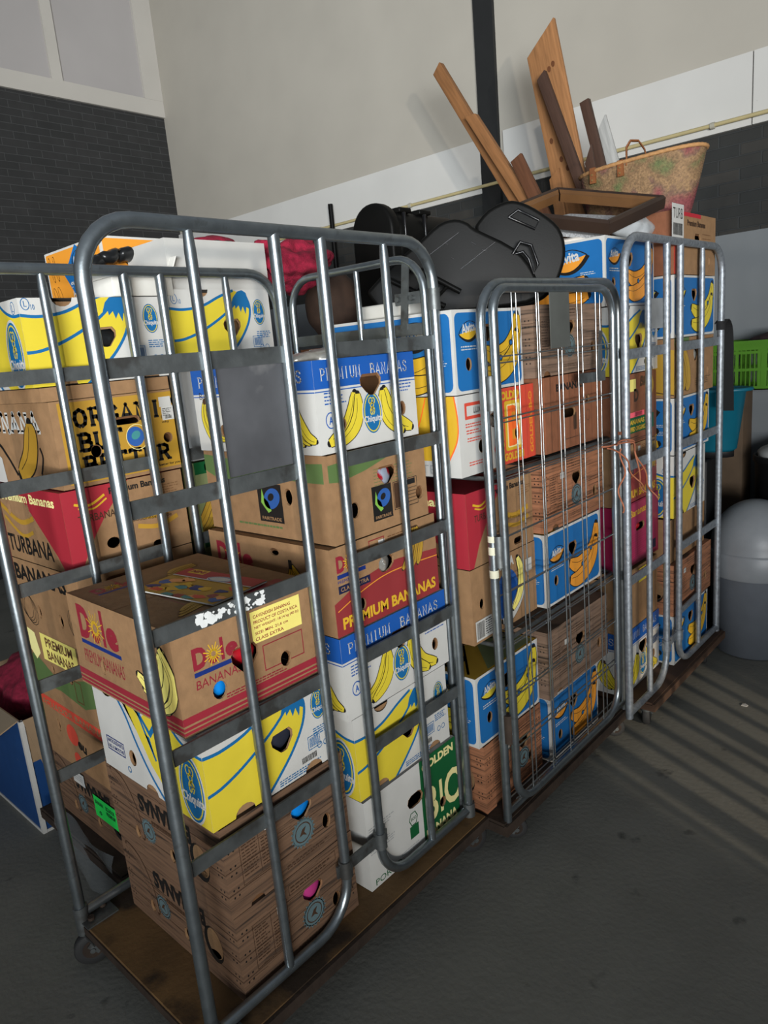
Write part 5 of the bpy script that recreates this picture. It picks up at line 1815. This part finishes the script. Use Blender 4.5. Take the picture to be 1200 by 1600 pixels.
blob('paper_pile', (-1.50, 2.745, 2.05), (.16, .085, .02), mat('crumpled_white_paper', (214, 206, 196), rough=.7, var=.1), 'crumpled white paper left of the topmost Alvita carton', 'paper', 42, .35, 9)
# cartons carrying paper and foam
carton(d_wood_orange, -1.87, 2.70, 3.10, 1.50, 2.02, 'tall plain wood print carton behind the topmost Alvita carton', group='cartons standing behind the cages', D=.4, v=3)
for k, (a, b) in enumerate(((0, .49), (.492, .99), (.992, 1.498))):
    carton(d_plain, -1.87, 2.70, 3.10, a, b, ('lowest', 'middle', 'upper')[k] + ' plain carton of the hidden rear stack', group='cartons standing behind the cages', D=.4)

# woven basket
def basket_mat():
    m = bpy.data.materials.new('woven_straw')
    m.use_nodes = True
    N, L = m.node_tree.nodes, m.node_tree.links
    b = N['Principled BSDF']; b.inputs['Roughness'].default_value = .8
    tc = N.new('ShaderNodeTexCoord')
    n1 = N.new('ShaderNodeTexNoise'); n1.inputs['Scale'].default_value = 7; n1.inputs['Detail'].default_value = 3
    L.new(tc.outputs['Object'], n1.inputs['Vector'])
    cr = N.new('ShaderNodeValToRGB'); e = cr.color_ramp.elements
    e[0].position = .34; e[0].color = lin((92, 100, 60)); e[1].position = .66; e[1].color = lin((116, 58, 60))
    for p, c in ((.43, (120, 94, 66)), (.50, (136, 108, 76)), (.55, (108, 82, 66)), (.60, (122, 78, 66))):
        x = e.new(p); x.color = lin(c)
    L.new(n1.outputs['Fac'], cr.inputs[0])
    wv = N.new('ShaderNodeTexChecker')
    mp = N.new('ShaderNodeMapping'); mp.inputs['Scale'].default_value = (1, 1, 1)
    L.new(tc.outputs['UV'], mp.inputs[0]); L.new(mp.outputs[0], wv.inputs['Vector'])
    wv.inputs['Scale'].default_value = 1
    n3 = N.new('ShaderNodeTexNoise'); n3.inputs['Scale'].default_value = 110; n3.inputs['Detail'].default_value = 2
    L.new(tc.outputs['Object'], n3.inputs['Vector'])
    mx = N.new('ShaderNodeMix'); mx.data_type = 'RGBA'; mx.blend_type = 'OVERLAY'; mx.inputs['Factor'].default_value = .75
    L.new(cr.outputs[0], mx.inputs['A']); L.new(n3.outputs['Fac'], mx.inputs['B'])
    L.new(mx.outputs['Result'], b.inputs['Base Color'])
    bu = N.new('ShaderNodeBump'); bu.inputs['Strength'].default_value = .8; bu.inputs['Distance'].default_value = .004
    L.new(n3.outputs['Fac'], bu.inputs['Height']); L.new(bu.outputs[0], b.inputs['Normal'])
    return m
mbk = basket_mat()
t = empty('straw_basket', (-1.40, 3.34, 2.150), 'large flared straw basket with pink and green dye and leather handles', 'basket')
mb = MB()
nr, na = 40, 96
vs, fs = [], []
for i in range(nr + 1):
    f = i / nr
    for j in range(na):
        a = 2 * math.pi * j / na
        ca, sa = math.cos(a), math.sin(a)
        ax = .215 + (.285 - .215) * f ** .85
        if ca < 0:
            ax -= .02 * f
        ay = .095 + .045 * f
        # rim dips in the middle, rises at the ends
        zz = f * (.246 + .010 * ca * f + .006 * ca * ca * f)
        w = .0022 * (1 if (i + j) % 2 else -1)
        sx = abs(ca) ** .85 * (1 if ca > 0 else -1); sy = abs(sa) ** .9 * (1 if sa > 0 else -1)
        vs.append((ax * sx + w * ca, ay * sy + w * sa, zz))
for i in range(nr):
    for j in range(na):
        fs.append((i * na + j, i * na + (j + 1) % na, (i + 1) * na + (j + 1) % na, (i + 1) * na + j))
fs.append(tuple(range(na - 1, -1, -1)))
mb.add(vs, fs, mbk, True)
o = mb.obj('basket_body', t)
sd = o.modifiers.new('thick', 'SOLIDIFY'); sd.thickness = .007
rim = MB(); rim.tube([Vector(p) + Vector((0, 0, .001)) for p in vs[nr * na:(nr + 1) * na]], .0085, mat('straw_rim', (172, 128, 82), rough=.8, var=.2, scale=60, bump=.6), 8, closed=True)
rim.obj('rim', t)
m_lea = mat('brown_leather', (122, 74, 40), rough=.5, var=.2, spec=.5)
m_br = mat('brass_stud', (210, 170, 110), rough=.3, metal=.8)
for (xx, yy, s) in ((-.155, -.125, -1), (-.02, -.14, -1), (-.155, .125, 1), (-.02, .14, 1)):
    h = MB()
    zz = .236
    h.box((xx - .013, yy - .006, zz - .045), (xx + .013, yy + .006, zz + .02), m_lea)
    for dz in (-.01, -.032):
        h.tube([(xx, yy - .008, zz + dz), (xx, yy - .0105, zz + dz)], .0045, m_br, 10)
    h.obj('leather_tab', t)
hd = MB()
pts = [(.005, -.135, .228), (-.002, -.12, .305), (.012, -.11, .330), (.045, -.105, .322), (.075, -.115, .28), (.090, -.125, .230)]
pp = []
for i in range(len(pts) - 1):
    for k in range(4):
        pp.append(Vector(pts[i]).lerp(Vector(pts[i + 1]), k / 4))
pp.append(Vector(pts[-1]))
hd.tube(pp, .008, m_lea, 8, ry=.0035)
hd.obj('handle', t)

# timber leaning against the back wall, standing on a cabinet
cb = MB(); m_cab = mat('grey_cabinet_paint', (92, 94, 94), rough=.6)
cb.box((-2.20, 3.67, 0), (-1.89, 4.06, 1.608), m_cab); cb.box((-1.88, 3.67, 0), (-1.57, 4.06, 1.608), m_cab)
cb.box((-2.20, 3.665, .02), (-1.57, 3.67, 1.58), m_cab)
tag(cb.obj('storage_cabinet'), 'grey steel cabinet standing against the back wall behind the cages', 'cabinet')
def wood(key, c, dark=.5):
    return mat(key, c, rough=.65, var=.28, scale=4.5, stretch=(16, 16, 1.3), bump=.15, bscale=20, spec=.3)
PLG = 'timber offcuts leaning against the back wall'
def plank(name, top, bot, w, th, m, label, slant=0.0, knots=0):
    top, bot = Vector(top), Vector(bot)
    d = top - bot
    L_ = d.length
    z = d.normalized()
    y = Vector((0, 1, 0)); y = (y - z * y.dot(z)).normalized()
    x = y.cross(z)
    mb = MB()
    vs = []
    for (a, b) in ((-1, -1), (1, -1), (1, 1), (-1, 1)):
        vs.append((a * w / 2, b * th / 2, 0))
    for (a, b) in ((-1, -1), (1, -1), (1, 1), (-1, 1)):
        vs.append((a * w / 2, b * th / 2, L_ + a * slant))
    mb.add(vs, [(0, 3, 2, 1), (4, 5, 6, 7), (0, 1, 5, 4), (1, 2, 6, 5), (2, 3, 7, 6), (3, 0, 4, 7)], m)
    rnd = random.Random(len(label))
    kn = mat('wood_knot', (96, 56, 28), rough=.7)
    for i in range(knots):
        kx, kz = rnd.uniform(-.3, .3) * w, L_ * rnd.uniform(.5, .92)
        mb.add([(kx + .011 * math.cos(a), -th / 2 - .0004, kz + .016 * math.sin(a)) for a in [q * .6 for q in range(10)]], [tuple(range(10))], kn)
    o = mb.obj(name)
    o.matrix_world = Matrix(((x.x, y.x, z.x, bot.x), (x.y, y.y, z.y, bot.y), (x.z, y.z, z.z, bot.z), (0, 0, 0, 1)))
    bevel(o, .002, 2)
    return tag(o, label, 'plank', PLG)
wp = wood('pine', (152, 107, 68)); wd = wood('dark_hardwood', (96, 62, 42)); wk = wood('dark_stained_wood', (72, 52, 42)); wo = wood('orange_pine', (136, 94, 58)); wg = wood('grey_painted_wood', (170, 170, 166))
plank('plank', (-2.824, 3.836, 3.303), (-1.803, 3.836, 1.612), .072, .045, wo, 'long pine batten leaning furthest left, crossing the black column', .01)
plank('plank', (-2.562, 3.770, 2.970), (-1.687, 3.770, 1.612), .062, .04, wd if False else wo, 'shorter pine batten just right of the long leaning one', -.02)
plank('plank', (-2.247, 3.721, 2.668), (-1.736, 3.721, 1.612), .075, .022, wd, 'short dark red-brown batten between the pine battens and the wide board', .0)
plank('plank', (-2.140, 3.845, 3.250), (-1.820, 3.845, 1.612), .190, .024, wp, 'wide pale pine board with knots, the tallest of the timber', .055, 6)
plank('plank', (-2.096, 3.761, 3.041), (-1.563, 3.730, 1.612), .056, .03, wk, 'dark stained strip lying across the wide pine board', .01)
plank('plank', (-1.914, 3.881, 2.890), (-1.598, 3.881, 1.612), .052, .03, wk, 'dark batten right of the wide pine board', .0)
plank('plank', (-1.843, 3.925, 2.770), (-1.510, 3.925, 1.612), .065, .02, wg, 'grey painted strip just left of the basket', .03)
plank('plank', (-1.994, 3.676, 2.526), (-1.865, 3.676, 1.612), .06, .02, wo, 'short wood offcut low behind the picture frame', .02)
plank('plank', (-1.856, 3.792, 2.606), (-1.687, 3.792, 1.612), .05, .02, wk, 'short dark offcut tucked beside the wide pine board', .04)
mb = MB(); mb.tube([(-4.43, 4.42, 2.0), (-4.43, 4.42, 2.90)], .02, BLACKP(), 10)
o = mb.obj('bracket_post'); tag(o, 'short black post stub showing above the nearest cage against the back wall', 'post')
mb2 = MB(); mb2.box((-4.47, 4.38, 0), (-4.39, 4.46, 2.0), BLACKP()); mb2.obj('post_base', o)

# ------------------------------------------------------------------ bins and tubs on the right
t = empty('swing_bin', (-1.012, 3.845, 0), 'dark grey round bin with domed lid standing right of the farthest cage', 'bin')
m_bin = mat('dark_grey_plastic', (98, 103, 110), rough=.42, var=.06, bump=.1, bscale=200)
m_bin2 = mat('grey_dome_plastic', (134, 138, 142), rough=.4, var=.06, bump=.1, bscale=200)
b = MB(); b.lathe([(0, 0), (.178, 0), (.192, .012), (.211, .42), (.215, .432)], m_bin, 56); b.obj('bin_body', t)
b = MB(); b.lathe([(.217, .425), (.221, .432), (.221, .545), (.217, .552), (.212, .556)], m_bin2, 56); b.obj('lid_band', t)
b = MB(); b.lathe([(.215, .555)] + [(.212 * math.cos(a), .565 + .235 * math.sin(a)) for a in [math.pi / 2 * k / 14 for k in range(15)]], m_bin2, 56); b.obj('dome_lid', t)

t = empty('rubbish_bin', (-.93, 4.275, 0), 'black round bin with a white lid behind the domed bin', 'bin')
m_bk = mat('matt_black_plastic', (24, 24, 25), rough=.55, var=.1)
b = MB(); b.lathe([(0, 0), (.175, 0), (.205, .93), (.215, .935), (.215, .965), (.206, .968), (.202, .93)], m_bk, 48); b.obj('bin_body', t)
b = MB(); b.lathe([(.19, .955), (.195, .985), (.18, 1.0), (.10, 1.035), (.06, 1.05), (0, 1.052)], mat('white_plastic', (196, 196, 192), rough=.5, var=.05), 48); b.obj('lid', t)

b = MB(); b.box((-1.56, 3.86, 0), (-1.262, 4.10, .985), m_bk)
o = bevel(b.obj('black_box'), .01, 2); tag(o, 'tall black box under the turquoise tub', 'box')
t = empty('plastic_tub', (-1.30, 3.985, .992), 'turquoise plastic tub standing behind the strap', 'tub')
m_tq = mat('turquoise_plastic', (14, 92, 112), rough=.4, var=.06, bump=.05)
b = MB(); b.lathe([(0, .03), (.115, .03), (.13, .045), (.165, .34), (.192, .345), (.198, .352), (.192, .362), (.176, .362), (.160, .345), (.128, .06), (0, .05)], m_tq, 48, sx=1.12, sy=.62); b.obj('tub_body', t)
b = MB()
b.lathe([(0, 0), (.12, 0), (.12, .03)], m_bk, 32, sx=1.1, sy=.6); b.obj('tub_foot', t)
b = MB()
m_cr = mat('lime_green_plastic', (78, 128, 34), rough=.45, var=.06)
m_crd = mat('brown_card_dark', (92, 74, 56), rough=.8, var=.1)
# crate walls with slots
def crate(name, loc, lx, ly, hz, label):
    t = empty(name, loc, label, 'crate')
    th = .006
    for side in range(4):
        length = lx if side % 2 == 0 else ly
        F = Face(length * 100, hz * 100, 'lime')
        F.t = []
        F.lv = 0
        mb = MB()
        # wall as strips around slots
        n = int(length * 100 / 2.2)
        zs = [(0, .02), (.10, .115), (.19, .205), (hz - .045, hz)]
        cols = []
        x = 0
        step = length / n
        bars = []
        for i in range(n + 1):
            bx_ = min(max(i * step, .005), length - .005)
            ww = .016 if i % 6 in (0, 5) else .0055
            if i % 12 == 6:
                ww = .03
            bars.append((bx_ - ww / 2, bx_ + ww / 2))
        for (a, b_) in zs:
            mb.box((0, 0, a), (length, th, b_), m_cr)
        for (a, b_) in bars:
            mb.box((max(a, 0), .0008, .0), (min(b_, length), th - .0008, hz), m_cr)
        mb.box((-.006, -.012, hz - .012), (length + .006, th + .004, hz + .004), m_cr)
        o = mb.obj('crate_wall', t)
        o.location = ((-lx / 2, -ly / 2, 0), (lx / 2, -ly / 2, 0), (lx / 2, ly / 2, 0), (-lx / 2, ly / 2, 0))[side]
        o.rotation_euler = (0, 0, side * math.pi / 2)
    mb = MB(); mb.box((-lx / 2, -ly / 2, .0), (lx / 2, ly / 2, .006), m_cr); mb.obj('crate_floor', t)
    return t
crate('plastic_crate', (-1.17, 4.31, 1.322), .62, .30, .255, 'lime green slotted plastic crate against the grey wall')
b = MB(); b.box((-1.56, 4.30, 0), (-1.215, 4.47, 1.318), m_crd); o = bevel(b.obj('cardboard_box'), .004, 2); tag(o, 'tall dark brown cardboard box under the green crate', 'box')
blob('dark_cloth', (-1.04, 4.31, 1.575), (.15, .12, .045), mat('dark_maroon_cloth', (44, 28, 30), rough=.9), 'dark maroon cloth on the lime green crate', 'cloth', 51, .2, 7)

# ------------------------------------------------------------------ left foreground boxes
m_bluec = mat('blue_printed_card', (24, 64, 116), rough=.5, var=.08, dark=(150, 156, 160), darkscale=7, darkthr=.70)
m_kc = mat('plain_kraft_card', (146, 122, 94), rough=.8, var=.1, scale=14)
m_kc2 = mat('greyish_kraft_card', (132, 118, 98), rough=.8, var=.08, scale=10)
t = empty('open_box', (-3.05, 1.09, 0), 'open blue and white cardboard box on the floor at the left edge', 'box')
def wall(name, pts, m, m2=None, th=.005, parent=None, label=None):
    P_ = [Vector(p) for p in pts]
    n = (P_[1] - P_[0]).cross(P_[-1] - P_[0]).normalized()
    mb = MB()
    k = len(P_)
    Q = [p - n * th for p in P_]
    mb.add(P_, [tuple(range(k))], m)
    mb.add(Q, [tuple(range(k - 1, -1, -1))], m2 or m)
    mb.add(P_ + Q, [(i, k + i, k + (i + 1) % k, (i + 1) % k) for i in range(k)], m_kc)
    o = mb.obj(name, parent)
    if label:
        o['label'] = label
    return o
X0, X1, Y0, Y1, HB = -.35, .35, -.28, .28, .475
wall('box_side', [(X0, Y0, 0), (X1, Y0, 0), (X1, Y0, HB), (X0, Y0, HB)], m_bluec, m_kc, parent=t)
wall('box_side', [(X1, Y0, 0), (X1, Y1, 0), (X1, Y1, .30), (X1, Y0, .30)], m_bluec, m_kc, parent=t)
wall('box_side', [(X1 + .001, Y0, .30), (X1 + .001, Y1, .30), (X1 + .001, Y1, HB), (X1 + .001, Y0, HB)], m_kc, m_kc, parent=t)
wall('box_side', [(X1, Y1, 0), (X0, Y1, 0), (X0, Y1, HB), (X1, Y1, HB)], m_kc, parent=t)
wall('box_side', [(X0, Y1, 0), (X0, Y0, 0), (X0, Y0, HB), (X0, Y1, HB)], m_kc, parent=t)
wall('box_bottom', [(X0, Y0, .006), (X1, Y0, .006), (X1, Y1, .006), (X0, Y1, .006)], m_kc, parent=t)
e = MB()
e.box((X1 - .012, Y0 - .004, .002), (X1 + .005, Y0 + .012, HB), ink('white'))
e.box((X0, Y0 - .003, .0), (X1, Y0, .012), ink('white')); e.box((X1, Y0, .0), (X1 + .003, Y1, .012), ink('white'))
o = e.obj('white_edge', t); o['label'] = 'white unprinted corner edge'
wall('flap', [(X0, Y0, HB), (X1 - .02, Y0, HB), (X1 - .10, Y0 - .16, HB - .10), (X0, Y0 - .16, HB - .10)][::-1], m_kc2, m_kc2, parent=t)
wall('flap', [(X1, Y0 + .01, HB), (X1, Y1, HB), (X1 + .10, Y1, HB - .16), (X1 + .10, Y0 + .02, HB - .16)], m_kc, m_kc, parent=t)
m_mar = mat('maroon_net', (120, 20, 46), rough=.9, var=.4, scale=50, bump=.8)
blob('maroon_bag', (-3.05, 1.09, .42), (.30, .24, .16), m_mar, 'maroon fluffy bag heaped inside the open blue box', 'bag', 61, .22, 6, sub=5, flat=-.3)
b = MB(); b.box((-1.25, -.22, 0), (.35, .22, .78), m_kc)
for z in (.78,):
    b.box((-1.25, -.02, z), (.35, .02, z + .001), m_kc2)
o = b.obj('cardboard_box', None, (-3.35, 1.70, 0)); bevel(o, .006, 2)
tag(o, 'long tall beige cardboard box behind the open blue box at the left edge', 'box')
b = MB(); b.box((-.30, -.2, 0), (.30, .2, .05), m_kc2)
o = b.obj('flattened_carton', None, (-3.35, 1.68, .783), (0, 0, .2)); tag(o, 'flat grey-brown cardboard piece lying on the tall beige box', 'cardboard')
# clear film hanging under the left stack
m_film = mat('clear_wrap_film', (190, 200, 205), rough=.25, alpha=.10, spec=.6, bump=.6, bscale=18)
f_ = MB()
n = 14
vs, fs = [], []
rnd = random.Random(5)
for i in range(n + 1):
    for j in range(7):
        a = i / n
        vs.append((-2.02 - .42 * a, .785 - .05 * math.sin(j * .9 + a * 6) * .3, .235 - j * .036 * (1.0 - .5 * abs(a - .5))))
for i in range(n):
    for j in range(6):
        fs.append((i * 7 + j, i * 7 + j + 1, (i + 1) * 7 + j + 1, (i + 1) * 7 + j))
f_.add(vs, fs, m_film, True)
tag(f_.obj('wrap_film'), 'clear wrap film hanging at the foot of the left stack', 'plastic film')
# scrap on the floor
b = MB(); b.add([(0, 0, 0), (.022, .002, 0), (.026, .012, .002), (.012, .02, .003), (0, .014, 0), (0, 0, .003), (.022, .002, .004), (.026, .012, .005), (.012, .02, .006), (0, .014, .004)],
              [(4, 3, 2, 1, 0), (5, 6, 7, 8, 9), (0, 1, 6, 5), (1, 2, 7, 6), (2, 3, 8, 7), (3, 4, 9, 8), (4, 0, 5, 9)], ink('white'))
tag(b.obj('paper_scrap', None, (-.875, 3.17, 0.0005)), 'small white paper scrap on the concrete floor right of the cages', 'paper scrap')

# empty roll cage added out of view; its bars stripe the floor with shadow
c4 = empty('roll_cage', (0, 0, 0), 'unseen empty roll cage further right, added to stripe the floor with shadow', 'roll cage')
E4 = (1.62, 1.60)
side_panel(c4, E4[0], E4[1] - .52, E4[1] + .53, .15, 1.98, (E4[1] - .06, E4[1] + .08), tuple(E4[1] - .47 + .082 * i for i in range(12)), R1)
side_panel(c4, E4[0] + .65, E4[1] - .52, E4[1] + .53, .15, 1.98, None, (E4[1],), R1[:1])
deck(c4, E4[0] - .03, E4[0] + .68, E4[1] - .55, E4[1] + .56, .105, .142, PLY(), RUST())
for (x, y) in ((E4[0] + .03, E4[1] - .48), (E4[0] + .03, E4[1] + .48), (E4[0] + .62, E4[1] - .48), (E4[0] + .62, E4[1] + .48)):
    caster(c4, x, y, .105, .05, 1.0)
